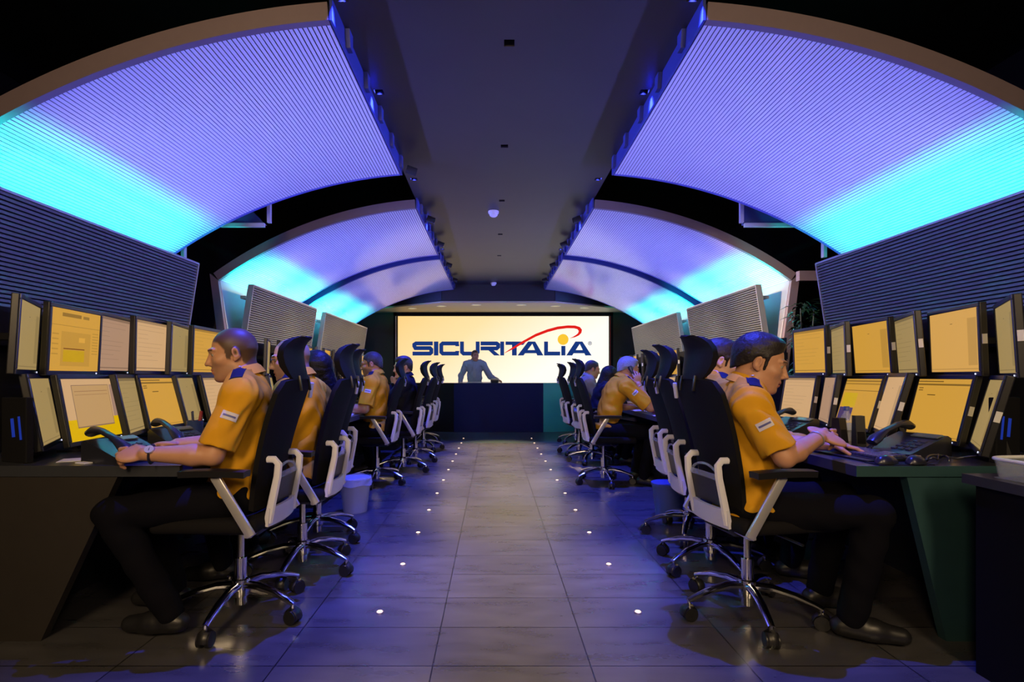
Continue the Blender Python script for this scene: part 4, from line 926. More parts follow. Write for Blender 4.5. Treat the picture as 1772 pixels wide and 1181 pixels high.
    if hk and hk != 'shaved':
        G = Field(H0 - 0.20 * hs if hk != 'long' else H0 - np.array((0.18, 0.22, 0.34)), H0 + 0.19 * hs, max(h * 0.8, 0.004))
        th = {'short': 0.010, 'full': 0.015, 'long': 0.022}[hk]
        G.ell(Q(0, -0.012 - th * 0.75, 0.032 + th * 0.4), np.array((0.075 + th * 0.7, 0.096 + th * 0.55, 0.088 + th * 0.75)) * hs, 0.01, HM)
        if hk == 'full': G.ell(Q(0, 0.022, 0.098), np.array((0.054, 0.055, 0.024)) * hs, 0.03, HM)
        if hk in ('short', 'full', 'shaved'): G.ell(Q(0, -0.075, -0.020), np.array((0.058, 0.035 + th * 0.4, 0.065)) * hs, 0.02, HM)
        am = {'short': 0.0006, 'full': 0.0011, 'long': 0.002}[hk]
        if hk != 'long':
            nrm = HM @ np.array((0, look.get('recede', 0.68), -1.0)); G.cut(Q(0, 0.066, 0.060), nrm)
            G.cut(Q(0, 0.03, -0.075), HM @ np.array((0, 0.0, -1.0)))
            for x in (-1, 1): G.ell(Q(x * 0.088, -0.012, -0.004), np.array((0.022, 0.019, 0.032)) * hs, 0.006, HM, 'sub')
            for x in (-1, 1): G.cap(Q(x * 0.072, 0.022, 0.03), Q(x * 0.0695, 0.020, -0.020), 0.009 * hs, 0.005 * hs, 0.012)
        else:
            G.cap(Q(0, -0.06, 0.02), Q(0, -0.085, -0.17), 0.075 * hs, 0.070 * hs, 0.04)
            for x in (-1, 1): G.cap(Q(x * 0.062, -0.02, 0.04), Q(x * 0.066, -0.03, -0.15), 0.032 * hs, 0.030 * hs, 0.03)
            G.cut(Q(0, 0.062, 0.062), HM @ np.array((0, 1.0, -0.55)))
        hp = HM
        def wav(x, y, z):
            return am * (np.sin(x * 140 + 50 * y + 3 * np.sin(z * 60)) * np.sin(y * 45 + z * 40 + 2 * np.sin(x * 70)) + 0.5 * np.sin(x * 330 - y * 240 + z * 130) * np.sin(y * 300 + z * 210))
        G.fn(wav, G.lo, G.lo + G.h * G.n)
        G.mesh('hair', hm, body)
    # ---------------- shirt
    top = look['shirt']; sm = top['mat']; inf = top.get('inf', 0.013)
    G = Field(lo, hi, max(h, 0.005)); torso(G, inf, 0.045)
    slv = top.get('sleeve', 0.86)
    for k, sg in (('R', 1), ('L', -1)):
        el, wr = np.array(A[k][0], float), np.array(A[k][1], float)
        if slv <= 1:
            e = S[k] + (el - S[k]) * slv; d = unit(el - S[k])
            B = Field(lo, hi, G.h); B.cap(S[k], e + d * 0.04, 0.056 * s + inf, 0.058 * s + inf * 1.2, 0.02)
            B.cut(e, d)
            kk = 0.03; hh = np.clip(0.5 + 0.5 * (G.D - B.D) / kk, 0, 1); G.D = (G.D + (B.D - G.D) * hh - kk * hh * (1 - hh)).astype(np.float32)
            G.cut(e, d, (e - 0.085, e + 0.085)) if False else None
        else:
            G.cap(S[k], el, 0.055 * s + inf, 0.048 * s + inf, 0.03); e = el + (wr - el) * 0.93
            G.cap(el, e, 0.048 * s + inf, 0.033 + inf * 0.8, 0.02)
    amp = top.get('fold', 0.0062)
    def folds(x, y, z):
        r = np.sin(z * 55 + 18 * y + 9 * np.sin(x * 14)) * np.sin(x * 17 + z * 12 + 1.3) + 0.8 * np.sin(z * 30 - x * 34 + y * 25) + 0.5 * np.sin(y * 70 + z * 40)
        return amp * r * 0.62
    G.fn(folds, lo, hi)
    G.cut(P0 + up(l1) * top.get('hem', -0.01), -up(l1), (P0 - 0.3, P0 + np.array((0.3, 0.3, 0.1))))
    # neck opening
    G.cut(PN - up(l3) * 0.030, up(l3), (PN - 0.10, PN + 0.10))
    shirt = G.mesh('shirt', sm, body)
    if top.get('label'): shirt['label'] = top['label']
    # collar
    cm = top.get('collar', sm)
    nx = unit(rt); nz = up(l3 * 0.8); ny = np.cross(nz, nx); b = MB(); GR = []
    for i in range(25):
        a = -PI / 2 + R(24) + (2 * PI - R(48)) * i / 24 + PI   # opening at the front
        a = PI / 2 + R(20) + (2 * PI - R(40)) * i / 24; row = []
        fr = max(0, math.sin(a))
        for j, (rr, zz) in enumerate(((0.066, 0.030), (0.069, 0.052 - 0.022 * fr), (0.077, 0.040 - 0.022 * fr), (0.090 + 0.012 * fr, 0.006 - 0.024 * fr))):
            row.append(P3 + up(l3) * 0.028 + (nx * math.cos(a) * rr + ny * math.sin(a) * rr * 1.02) * s + nz * zz * s)
        GR.append(row)
    b.sheet(GR, 0.004); b.build('collar', cm, shirt, True)
    if top.get('uniform'):
        for k, sg in (('R', 1), ('L', -1)):
            c = (P3 * 0.22 + S[k] * 0.78) + up(l2) * 0.07 + fw * 0.018; dv = unit(S[k] - P3 - up(l2) * ((S[k] - P3) @ up(l2)))
            ep = patch(G, c, fw, dv, -up(l2), 0.050, 0.125 * s, 0.004, 'epaulette', M_navycloth, shirt); ep['label'] = 'navy blue shoulder strap'
            pb = np.array(c) - dv * 0.04
            for _ in range(40): pb = pb - up(l2) * float(np.clip(G.at(pb), -0.02, 0.02))
            MB().ell(tuple(pb + up(l2) * 0.004), (0.007, 0.007, 0.004), 10).build('button', M_btn, ep, True)
            el = np.array(A[k][0], float); ax = unit(el - S[k]); oc = S[k] + ax * 0.095 + rt * sg * 0.06 + fw * 0.01
            out_ = unit(rt * sg - ax * ((rt * sg) @ ax)); tg = np.cross(ax, out_)
            pt = patch(G, S[k] + ax * 0.100 + out_ * 0.08, tg, ax, -out_, 0.062, 0.034, 0.003, 'sleeve_patch', M_patch, shirt); pt['label'] = 'pale shield patch on the sleeve'
            p2 = patch(G, S[k] + ax * 0.100 + out_ * 0.08, tg, ax, -out_, 0.050, 0.008, 0.003, 'patch_stripe', mat('patch_stripe_blue', (0.08, 0.09, 0.30), 0.6), shirt, 7, 0.0035)
    if top.get('tie'):
        GR = [[P3 + up(l3) * 0.02 - up(l2) * (0.02 + q * 0.33) + fw * (0.085 + 0.055 * math.sin(min(1, q * 2.2) * PI / 2)) + rt * x * w_ for x in (-1, -0.5, 0, 0.5, 1)] for q, w_ in ((0, 0.014), (0.06, 0.017), (0.1, 0.012), (0.5, 0.024), (0.95, 0.032), (1.0, 0.016))]
        MB().sheet(GR, 0.004).build('tie', mat('tie_grey', (0.25, 0.30, 0.36), 0.5), shirt, True)
    # ---------------- trousers and shoes
    G = Field(lo, np.array((hi[0], hi[1], P0[2] + 0.16)), max(h, 0.0065))
    G.ell(P0 + np.array((0, -0.005, -0.005)), (0.182 * fat, 0.137 * fat, 0.115), 0.03)
    for k, sg in (('R', 1), ('L', -1)):
        j = J[k]; G.cap(j['hip'], j['kn'], 0.092, 0.068, 0.03); G.cap(j['kn'], j['an'] + np.array((0, -0.005, 0.0)), 0.068, 0.055, 0.02)
    G.fn(lambda x, y, z: 0.003 * (np.sin(y * 45 + z * 30) * np.sin(x * 35 + z * 25) + 0.6 * np.sin(z * 50 + x * 20)), lo, hi)
    G.cut((0, 0, 0.06), (0, 0, -1)); G.cut(P0 + up(l1) * 0.10, up(l1))
    G.mesh('trousers', look.get('trousers', M_trouser), body)
    for k, sg in (('R', 1), ('L', -1)):
        j = J[k]; a = j['an']; dv = j['toe'] - a; dv[2] = 0; dv = unit(dv)
        base_z = a[2] - 0.085
        G = Field(a - np.array((0.13, 0.13, 0.12)) - np.abs(dv) * 0.12, a + np.array((0.13, 0.13, 0.09)) + np.abs(dv) * 0.22, 0.006)
        pz = lambda z: np.array((0, 0, base_z + z))
        f0 = np.array((a[0], a[1], 0.0)); G.cap(f0 - dv * 0.045 + pz(0.042), f0 + dv * 0.07 + pz(0.042), 0.040, 0.046, 0.02); G.cap(f0 + dv * 0.05 + pz(0.040), f0 + dv * 0.165 + pz(0.034), 0.046, 0.034, 0.02)
        G.cap(f0 - dv * 0.01 + pz(0.05), a + np.array((0, 0, 0.02)), 0.045, 0.042, 0.02); G.cut(pz(0.004), (0, 0, -1)); G.cut(a + np.array((0, 0, 0.03)), (0, 0, 1))
        G.mesh('shoe', M_shoe, body)
    # ---------------- extras
    if look.get('glasses'):
        b = MB(); T = lambda *p: tuple(Q(*p))
        for x in (-1, 1):
            pts = [T(x * 0.032 + 0.023 * math.cos(2 * PI * i / 20), 0.103 - 0.10 * abs(x * 0.032 + 0.023 * math.cos(2 * PI * i / 20)) * 0.3, 0.004 + 0.015 * math.sin(2 * PI * i / 20)) for i in range(20)]
            b.tube(pts, 0.0016, 6, closed=True); b.tube([T(x * 0.054, 0.100, 0.010), T(x * 0.072, 0.06, 0.010), T(x * 0.081, 0.00, 0.012), T(x * 0.080, -0.03, -0.004)], 0.0018, 6)
        b.tube([T(-0.010, 0.106, 0.008), T(0, 0.110, 0.011), T(0.010, 0.106, 0.008)], 0.0016, 6)
        b.build('glasses', mat('dark_spectacle_frame', (0.02, 0.015, 0.02), 0.3), body, True)
    if look.get('headset'):
        b = MB(); T = lambda *p: tuple(Q(*p))
        b.tube([T(0.092 * math.sin(a), -0.01, 0.02 + 0.112 * math.cos(a)) for a in np.linspace(-PI / 2, PI / 2, 17)], 0.006, 8)
        for x in (-1, 1): b.ell(T(x * 0.094, -0.01, 0.0), (0.016, 0.028, 0.028), 12)
        b.build('headset', M_black, body, True)
    if look.get('watch'):
        k = look['watch']; el, wr = np.array(A[k][0], float), np.array(A[k][1], float); d = unit(wr - el); c = wr - d * 0.022; a1 = unit(np.cross(d, (0, 0, 1))); a2 = np.cross(a1, d)
        b = MB(); b.tube([tuple(c + (a1 * math.cos(q) + a2 * math.sin(q)) * 0.0335) for q in np.linspace(0, 2 * PI, 20, endpoint=False)], 0.004, 8, closed=True, sq=(1.0, 2.2), up=tuple(d)); wt = b.build('wristwatch', mat('dark_watch_strap', (0.02, 0.02, 0.05), 0.4), body, True)
        sd = -a1 if k == 'R' else a1
        for q in (1, -1):
            if (a1 * q)[0] * (1 if k == 'R' else -1) > 0: sd = a1 * q
        b = MB(); cc = c + unit(sd + a2 * 0.8) * 0.0345; b.tube([tuple(cc - unit(sd + a2 * 0.8) * 0.004), tuple(cc + unit(sd + a2 * 0.8) * 0.006)], 0.017, 16); b.build('watch_case', mat('silver_watch', (0.65, 0.65, 0.72), 0.35, metal=0.5), wt, True)
    if look.get('bracelet'):
        k = look['bracelet']; el, wr = np.array(A[k][0], float), np.array(A[k][1], float); d = unit(wr - el); c = wr - d * 0.02; a1 = unit(np.cross(d, (0, 0, 1))); a2 = np.cross(a1, d)
        MB().tube([tuple(c + (a1 * math.cos(q) + a2 * math.sin(q)) * 0.0325) for q in np.linspace(0, 2 * PI, 20, endpoint=False)], 0.003, 8, closed=True).build('bracelet', M_metal, body, True)
    if look.get('belt_pouch'):
        MB().box((0.10, -0.135, P0[2] + 0.10), (0.14, 0.03, 0.05), (R(-12), 0, R(25)), bev=0.008).build('belt_pouch', M_black, body, True)
    return body
HEADS = {}
UY = dict(mat=M_shirtY, uniform=True, label='mustard yellow short-sleeved uniform shirt')
def desk_arms(rE=(0.222, 0.10, 0.765), rW=(0.15, 0.345, 0.775), lE=(-0.222, 0.10, 0.765), lW=(-0.15, 0.345, 0.775), curl=0.45):
    return {'R': (rE, rW, (-0.25, 1, -0.05), (-0.15, 0, -1), (-1, 0, 0.1), curl), 'L': (lE, lW, (0.25, 1, -0.05), (0.15, 0, -1), (1, 0, 0.1), curl)}
LEFT, RIGHT = PI / 2, -PI / 2
def run_people():
    a = desk_arms(); a['L'] = ((-0.235, 0.020, 0.77), (-0.245, 0.270, 0.785), (0.12, 1, 0.0), (0.75, 0.1, -0.75), (0.7, 0.2, 0.75), 0.85, 0.5)
    a['R'] = ((0.222, 0.06, 0.775), (0.15, 0.31, 0.775), (-0.3, 1, -0.02), (-0.2, 0, -1), (-1, 0.2, 0), 0.5)
    person('person', 'man with shaved dark hair and yellow shirt, seated at the front left desk', (-1.19, 2.37, 0), LEFT + R(10), dict(arms=a, lean=(-11, 0, 22), pitch=8, yaw=16, twist=10, toe=(0.03, 0.15, -0.035), kneeL=(-0.17, 0.43, 0.53), ankleL=(-0.16, 0.22, 0.10), ankleR=(0.13, 0.32, 0.095)),
        dict(skin='warm', hair='shaved', haircol=(0.035, 0.022, 0.018), hairname='stubbled', recede=-0.004, beard=0.6, shirt=UY, watch='L'), 0.0042)
    person('person', 'balding man with glasses and yellow shirt, second seat on the left', (-1.11, 2.92, 0), LEFT, dict(arms=desk_arms(), lean=(-7, 3, 22), pitch=8, hip=0.545, yaw=24),
        dict(skin='light', hair='shaved', haircol=(0.04, 0.035, 0.04), scalp=0.7, recede=0.022, glasses=True, shirt=UY), 0.0055)
    person('person', 'black-haired woman behind the headrests, third seat on the left', (-1.18, 3.48, 0), LEFT, dict(arms=desk_arms(), lean=(-6, 3, 18), pitch=12, hip=0.53, scale=0.94),
        dict(skin='light', hair='long', haircol=(0.006, 0.006, 0.008), hairname='black', shirt=UY), 0.008)
    person('person', 'bearded man with dark-rimmed glasses and yellow shirt at the middle left desk', (-1.22, 5.26, 0), LEFT, dict(arms=desk_arms(lE=(-0.25, 0.04, 0.78), lW=(-0.22, 0.29, 0.775)), lean=(-6, 2, 16), pitch=8, hip=0.57, yaw=8),
        dict(skin='tan', hair='short', beard=1, glasses=True, shirt=UY), 0.006)
    ch = desk_arms(); ch['L'] = ((-0.20, 0.19, 0.77), (-0.10, 0.125, 1.0), (0.3, -0.25, 1), (0.75, -0.55, 0), (-0.3, -0.6, 0.3), 0.9)
    M_jack = mat('black_jacket_cloth', (0.008, 0.009, 0.016), 0.8, spec=0.2)
    person('person', 'young man in a dark jacket resting his chin on his hand', (-1.03, 5.95, 0), LEFT, dict(arms=ch, lean=(-5, 0, 16), pitch=6, yaw=34, hip=0.55),
        dict(skin='light', hair='full', shirt=dict(mat=M_jack, sleeve=2, label='dark jacket')), 0.0065)
    a = desk_arms(); a['R'] = ((0.235, 0.065, 0.765), (0.085, 0.255, 0.835), (-0.45, 0.75, 0.05), (-0.6, -0.2, -0.75), (-0.55, 0.25, 0.7), 0.75, 0.5)
    a['L'] = ((-0.25, 0.14, 0.77), (-0.15, 0.38, 0.778), (0.25, 1, -0.05), (0.1, 0, -1), (1, 0, 0.1), 0.45)
    person('person', 'dark-haired man in yellow shirt at the front right desk looking down', (1.175, 2.35, 0), RIGHT - R(10), dict(arms=a, lean=(-10, 4, 24), pitch=15, yaw=-16, fat=1.1, head=1.04, twist=-10, hip=0.515),
        dict(skin='warm', hair='full', haircol=(0.016, 0.013, 0.016), hairname='dark_brown', recede=0.62, beard=0, jaw=1.05, shirt=UY, bracelet='R'), 0.0042)
    person('person', 'brown-haired man, second seat on the right, half hidden by headrests', (1.27, 2.95, 0), RIGHT, dict(arms=desk_arms(), lean=(-7, 2, 20), pitch=14, hip=0.535, yaw=-20),
        dict(skin='light', hair='full', haircol=(0.022, 0.014, 0.010), hairname='brown', recede=0.78, shirt=UY), 0.0055)
    a = desk_arms(); a['R'] = ((0.20, 0.40, 0.785), (0.145, 0.300, 1.02), (-0.18, -0.15, 1), (-0.9, 0.0, 0.1), (0, -1, -0.1), 0.55, 0.3)
    person('person', 'grey-haired man in yellow shirt on the phone at the middle right desk', (1.16, 5.30, 0), RIGHT, dict(arms=a, lean=(8, 28, 36), pitch=12, hip=0.56, shf=0.03),
        dict(skin='warm', hair='full', haircol=(0.20, 0.21, 0.25), hairname='grey', recede=0.6, shirt=UY, belt_pouch=True, bracelet='R'), 0.006)
    M_grey = mat('grey_beige_shirt', (0.22, 0.20, 0.17), 0.8)
    person('person', 'long-haired woman in dark top bending to her screen on the right', (1.30, 6.55, 0), RIGHT, dict(arms=desk_arms(), lean=(10, 20, 28), pitch=18, hip=0.52, scale=0.93),
        dict(skin='light', hair='long', haircol=(0.006, 0.006, 0.008), hairname='black', shirt=dict(mat=M_jack, sleeve=2)), 0.008)
    person('person', 'dark-haired man in a grey shirt leaning forward, far right row', (1.25, 7.28, 0), RIGHT, dict(arms=desk_arms(rE=(0.26, 0.20, 0.77), rW=(0.2, 0.44, 0.775)), lean=(4, 16, 24), pitch=12, hip=0.56),
        dict(skin='warm', hair='short', shirt=dict(mat=M_grey, sleeve=0.86)), 0.008)
    person('person', 'dark-haired man in a pale beige shirt, farthest person in the right row', (1.42, 8.45, 0), RIGHT, dict(arms=desk_arms(), lean=(12, 20, 24), pitch=14, hip=0.60),
        dict(skin='warm', hair='full', shirt=dict(mat=mat('pale_beige_shirt', (0.36, 0.32, 0.26), 0.8), sleeve=0.86)), 0.008)
    st = {'L': ((-0.30, 0.02, 1.13), (-0.27, 0.10, 0.90), (0, 0.3, -1), (1, 0, 0), (0, 1, 0.2), 0.4), 'R': ((0.30, 0.02, 1.12), (0.40, 0.24, 0.985), (0.4, 0.8, -0.1), (0, 0.1, -1), (-1, 0, 0), 0.7)}
    person('person', 'man in blue shirt and tie standing behind the counter before the big screen', (-0.40, 10.86, 0), PI, dict(sit=False, arms={'R': st['L'][:0] + ((0.29, 0.03, 1.10), (0.30, 0.14, 0.93), (0, 0.4, -1), (-1, 0, 0), (0, 1, 0.3), 0.4), 'L': ((-0.33, 0.03, 1.10), (-0.49, 0.22, 1.02), (-0.5, 0.8, -0.1), (0, 0.1, -1), (1, 0.4, 0), 0.9)}, hip=0.905, lean=(2, 3, 8), pitch=6, yaw=20, scale=0.97),
        dict(skin='tan', hair='shaved', shirt=dict(mat=mat('blue_grey_shirt', (0.24, 0.31, 0.40), 0.7), sleeve=2, tie=True, label='blue-grey long-sleeved shirt'), watch='L'), 0.008)
run_people()

# ------------------------------------------------------------------ things on the desks and floor
DZ = 0.73
M_phone = mat('dark_phone_plastic', (0.018, 0.019, 0.030), 0.28)
def phone(label, loc, rz, s=1.0):
    t = thing('desk_phone', label, 'telephone', loc, rz, 'desk telephones')
    b = MB(); b.prism([(-0.11, 0.0), (0.11, 0.0), (0.11, 0.075), (0.09, 0.085), (-0.11, 0.018)], 0, -0.095, 0.095); b.build('base', M_phone, t)
    b = MB()
    for i in range(4):
        for j in range(3): b.box((0.005 + j * 0.028, -0.07 + i * 0.027, 0.0335 + i * 0.0082), (0.020, 0.018, 0.007), (R(17), 0, 0), bev=0.002, seg=1)
    b.build('keypad', M_key, t)
    MB().box((0.035, 0.062, 0.081), (0.10, 0.035, 0.004), (R(17), 0, 0)).build('display', mat('lcd_grey', (0.12, 0.16, 0.16), 0.2), t)
    b = MB(); b.tube([(-0.062, -0.105, 0.045), (-0.062, -0.085, 0.062), (-0.062, -0.03, 0.094), (-0.062, 0.04, 0.118), (-0.062, 0.085, 0.118), (-0.062, 0.108, 0.108)], [0.020, 0.024, 0.014, 0.014, 0.024, 0.020], 12, sq=(1.15, 0.8), up=(1, 0, 0)); b.build('handset', M_phone, t, True)
    b = MB(); b.tube([(-0.062 - 0.02 * math.sin(q * 2.2) + 0.008 * math.cos(q * 40), -0.105 + 0.03 * q - 0.03 * math.sin(q * 3) * 0.5, 0.030 - 0.022 * min(1, q * 1.6) + 0.006 * math.sin(q * 40)) for q in np.linspace(0, 1, 60)], 0.003, 6); b.build('coiled_cord', M_black, t, True)
    t.scale = (s, s, s); return t
def keyboard(label, loc, rz):
    t = thing('keyboard', label, 'keyboard', loc, rz, 'keyboards'); b = MB(); b.box((0, 0, 0.010), (0.44, 0.15, 0.018), (R(3), 0, 0), bev=0.005); b.box((0, -0.095, 0.006), (0.43, 0.05, 0.008), bev=0.003); b.build('case', M_black, t)
    b = MB()
    for r in range(6):
        for c in range(20):
            if c in (14, 18) and r > 3: continue
            b.box((-0.202 + c * 0.0213, -0.055 + r * 0.0215, 0.0225 + r * 0.0011), (0.018, 0.018, 0.008), (R(3), 0, 0))
    b.build('keys', mat('blue_black_keys', (0.06, 0.065, 0.11), 0.3), t); return t
def mouse(label, loc, rz):
    t = thing('computer_mouse', label, 'mouse', loc, rz, 'computer mice'); b = MB()
    G = [[(0.032 * math.sin(a) * math.sqrt(max(0, 1 - y * y)) * (1.0 if y < 0 else 0.92), 0.056 * y, 0.034 * max(0, math.cos(a)) * math.sqrt(max(0, 1 - y * y)) * (1 - 0.25 * y) + 0.002) for a in np.linspace(-PI / 2, PI / 2, 13)] for y in np.linspace(-0.999, 0.999, 17)]
    b.sheet(G, 0.002); b.build('shell', M_phone, t, True)
    MB().box((0, 0.030, 0.028), (0.008, 0.018, 0.008), bev=0.003).build('wheel', M_metal, t); return t
def slab(name, label, cat, loc, size, rz, m, group=None):
    o = MB().box((0, 0, size[2] / 2), size, bev=min(0.004, size[2] * 0.3)).build(name, m); o.location = loc; o.rotation_euler = (0, 0, rz); return tag(o, label, cat, group)
phone('large dark desk phone at the front left desk, nearest the camera', (-1.63, 2.27, DZ), R(70), 1.12)
phone('dark desk phone with raised handset beyond the first man\'s hand on the left desk', (-1.66, 2.72, DZ), R(60), 1.1)
keyboard('black keyboard under the left man\'s hands', (-1.62, 2.52, DZ), R(90)).location = (-1.52, 2.50, DZ)
keyboard('black keyboard on the front right desk', (1.70, 2.42, DZ), R(-84))
mouse('dark wired mouse on the mat at the front edge of the right desk', (1.655, 2.155, DZ + 0.004), R(-70))
mouse('second dark mouse beside it, nearer the screens on the right desk', (1.775, 2.15, DZ + 0.004), R(-60))
slab('mouse_mat', 'thin black mouse mat at the front edge of the right desk', 'mouse mat', (1.715, 2.165, DZ), (0.24, 0.085, 0.004), R(3), M_blackm)
phone('large blue-lit desk phone beside the keyboard on the right desk', (1.95, 2.42, DZ), R(-75), 1.15)
phone('dark desk phone just beyond the front right man\'s hand', (1.90, 3.30, DZ), R(-70), 1.2)
# dark speakers and a water bottle on the right desk
for i, (x, y, rz, lb) in enumerate(((1.84, 2.72, 12, 'slim black desktop speaker, left of the pair before the water bottle'), (1.955, 2.74, -14, 'slim black desktop speaker, right of the pair before the water bottle'))):
    t = thing('desktop_speaker', lb, 'speaker', (x, y, DZ), R(rz), 'black desktop speakers')
    MB().prism([(-0.035, 0.0), (0.035, 0.0), (0.028, 0.150 + 0.01 * i), (-0.015, 0.150 + 0.01 * i)], 0, -0.022, 0.022).build('cabinet', M_black, t)
    MB().prism([(-0.0365, 0.015), (-0.0345, 0.015), (-0.0165, 0.115), (-0.0185, 0.115)], 0, -0.018, 0.018).build('grille', M_mesh, t)
t = thing('water_bottle', 'small clear plastic water bottle with blue cap on the right desk', 'bottle', (2.02, 2.93, DZ))
M_pet = mat('clear_bottle_plastic', (0.62, 0.68, 0.85), 0.08, alpha=0.30, spec=0.8)
MB().lathe([(0.0, 0.0), (0.026, 0.0), (0.031, 0.008), (0.031, 0.05), (0.029, 0.056), (0.031, 0.062), (0.031, 0.115), (0.027, 0.138), (0.013, 0.165), (0.012, 0.178), (0.0, 0.178)], n=28).build('bottle_body', M_pet, t, True)
MB().lathe([(0.0, 0.176), (0.0155, 0.176), (0.0155, 0.196), (0.013, 0.199), (0.0, 0.199)], n=20).build('cap', mat('blue_cap', (0.06, 0.10, 0.40), 0.4), t, True)
MB().lathe([(0.0316, 0.066), (0.0319, 0.066), (0.0319, 0.104), (0.0316, 0.104)], n=28).build('paper_band', mat('pale_blue_band', (0.5, 0.58, 0.75), 0.5, alpha=0.7), t, True)
# cables below the near right monitors
tag(MB().tube([(1.93 + 0.10 * math.sin(q * 5) * q, 2.22 - 0.05 * math.cos(q * 7) - 0.02 * q, DZ + 0.010 + 0.018 * abs(math.sin(q * 9))) for q in np.linspace(0, 1.6, 50)], 0.004, 8).build('cable', M_phone, None, True), 'loose dark cable looped under the nearest right monitors', 'cable')
# pen cup on the left desk
t = thing('pen_cup', 'blue pen cup holding a red-topped pen, on the near left desk', 'cup', (-1.76, 3.02, DZ))
MB().lathe([(0.0, 0.0), (0.038, 0.0), (0.045, 0.11), (0.042, 0.11), (0.036, 0.006), (0.0, 0.006)], n=24).build('cup', mat('blue_plastic_cup', (0.03, 0.06, 0.20), 0.35), t, True)
for i, (dx, dy, c, nm) in enumerate(((0.015, 0.01, (0.35, 0.02, 0.03), 'red'), (-0.015, 0.012, (0.03, 0.03, 0.08), 'dark'), (0.0, -0.018, (0.10, 0.10, 0.16), 'grey'))):
    o = tag(MB().tube([(-1.76 + dx * 0.6, 3.02 + dy * 0.6, DZ + 0.012), (-1.76 + dx * 1.8, 3.02 + dy * 1.8, DZ + 0.165)], 0.005 + (0.004 if i == 0 else 0), 8).build('pen', mat('pen_' + nm, c, 0.4), None, True), f'{nm} pen standing in the blue pen cup on the left desk', 'pen', 'pens in the cup')
# papers and small cards
M_paper = mat('white_paper', (0.70, 0.70, 0.74), 0.7)
slab('paper_sheet', 'white paper sheet under the large phone on the left desk', 'paper', (-1.83, 2.28, DZ), (0.16, 0.10, 0.002), R(25), M_paper, 'loose papers')
slab('card', 'small crumpled white card at the front edge of the left desk', 'card', (-1.74, 2.175, DZ), (0.06, 0.035, 0.006), R(-20), M_paper)
slab('paper_sheet', 'white paper sheet at the aisle edge of the middle left desk', 'paper', (-1.46, 4.95, DZ), (0.21, 0.30, 0.002), R(8), M_paper, 'loose papers')
slab('paper_sheet', 'white paper sheet by the grey-haired man\'s elbow on the middle right desk', 'paper', (1.62, 5.52, DZ), (0.21, 0.30, 0.002), R(-12), M_paper, 'loose papers')
slab('paper_sheet', 'white paper sheet at the near end of the middle right desk', 'paper', (1.64, 4.72, DZ), (0.21, 0.30, 0.002), R(14), M_paper, 'loose papers')
slab('paper_box', 'white box on the right desk behind the front right man', 'box', (2.04, 4.00, DZ), (0.16, 0.14, 0.21), R(-20), M_paper)
for i, (x, y, lb) in enumerate(((1.75, 4.95, 'dark desk phone at the near end of the middle right desk'), (-1.70, 4.75, 'dark desk phone at the near end of the middle left desk'), (-1.72, 5.25, 'dark desk phone before the bearded man on the middle left desk'), (1.85, 5.6, 'dark desk phone before the grey-haired man on the middle right desk'))):
    phone(lb, (x, y, DZ), R(70 if x < 0 else -70))
slab('notebook', 'red notebook at the near end of the middle right desk', 'notebook', (1.68, 5.12, DZ), (0.13, 0.18, 0.03), R(10), mat('red_cover', (0.30, 0.05, 0.04), 0.5))
# phone handset held by the grey-haired man: near his right ear
WM, Q = [v for k, v in HEADS.items() if 'on the phone' in k][0]
P = lambda *p: tuple(WM @ Vector(tuple(Q(*p))))
t = thing('phone_handset', 'dark telephone handset held to the grey-haired man\'s right ear', 'telephone', (0, 0, 0))
MB().tube([P(0.094, -0.022, 0.030), P(0.098, -0.010, 0.008), P(0.112, 0.015, -0.030), P(0.112, 0.050, -0.070), P(0.098, 0.082, -0.100), P(0.088, 0.090, -0.112)], [0.020, 0.024, 0.013, 0.013, 0.022, 0.018], 12).build('grip', M_phone, t, True)
# waste bins in the aisle
def bin_(label, loc, m):
    t = thing('waste_bin', label, 'bin', loc, 0, 'waste bins')
    MB().lathe([(0.0, 0.0), (0.095, 0.0), (0.125, 0.27), (0.119, 0.27), (0.090, 0.006), (0.0, 0.006)], n=28).build('bucket', m, t, True)
    MB().lathe([(0.121, 0.255), (0.130, 0.258), (0.131, 0.275), (0.120, 0.276)], n=28).build('rim', m, t, True)
    return t
t = bin_('translucent white waste bin with a bag, between left chairs by the aisle', (-1.13, 4.18, 0), mat('translucent_bin', (0.55, 0.60, 0.66), 0.35, alpha=0.55))
b = MB(); G = [[((0.126 + 0.012 * (i / 4) + 0.004 * math.sin(9 * a + i)) * math.cos(a), (0.126 + 0.012 * (i / 4) + 0.004 * math.sin(7 * a)) * math.sin(a), 0.285 - 0.06 * i / 4 + 0.006 * math.sin(5 * a)) for i in range(5)] for a in np.linspace(0, 2 * PI, 40)]
b.sheet(G, 0.001); b.build('bag', mat('clear_bag', (0.6, 0.65, 0.7), 0.3, alpha=0.4), t, True)
t = bin_('blue waste bin under the third right chair', (1.36, 3.98, 0), mat('blue_bin', (0.05, 0.08, 0.28), 0.45))
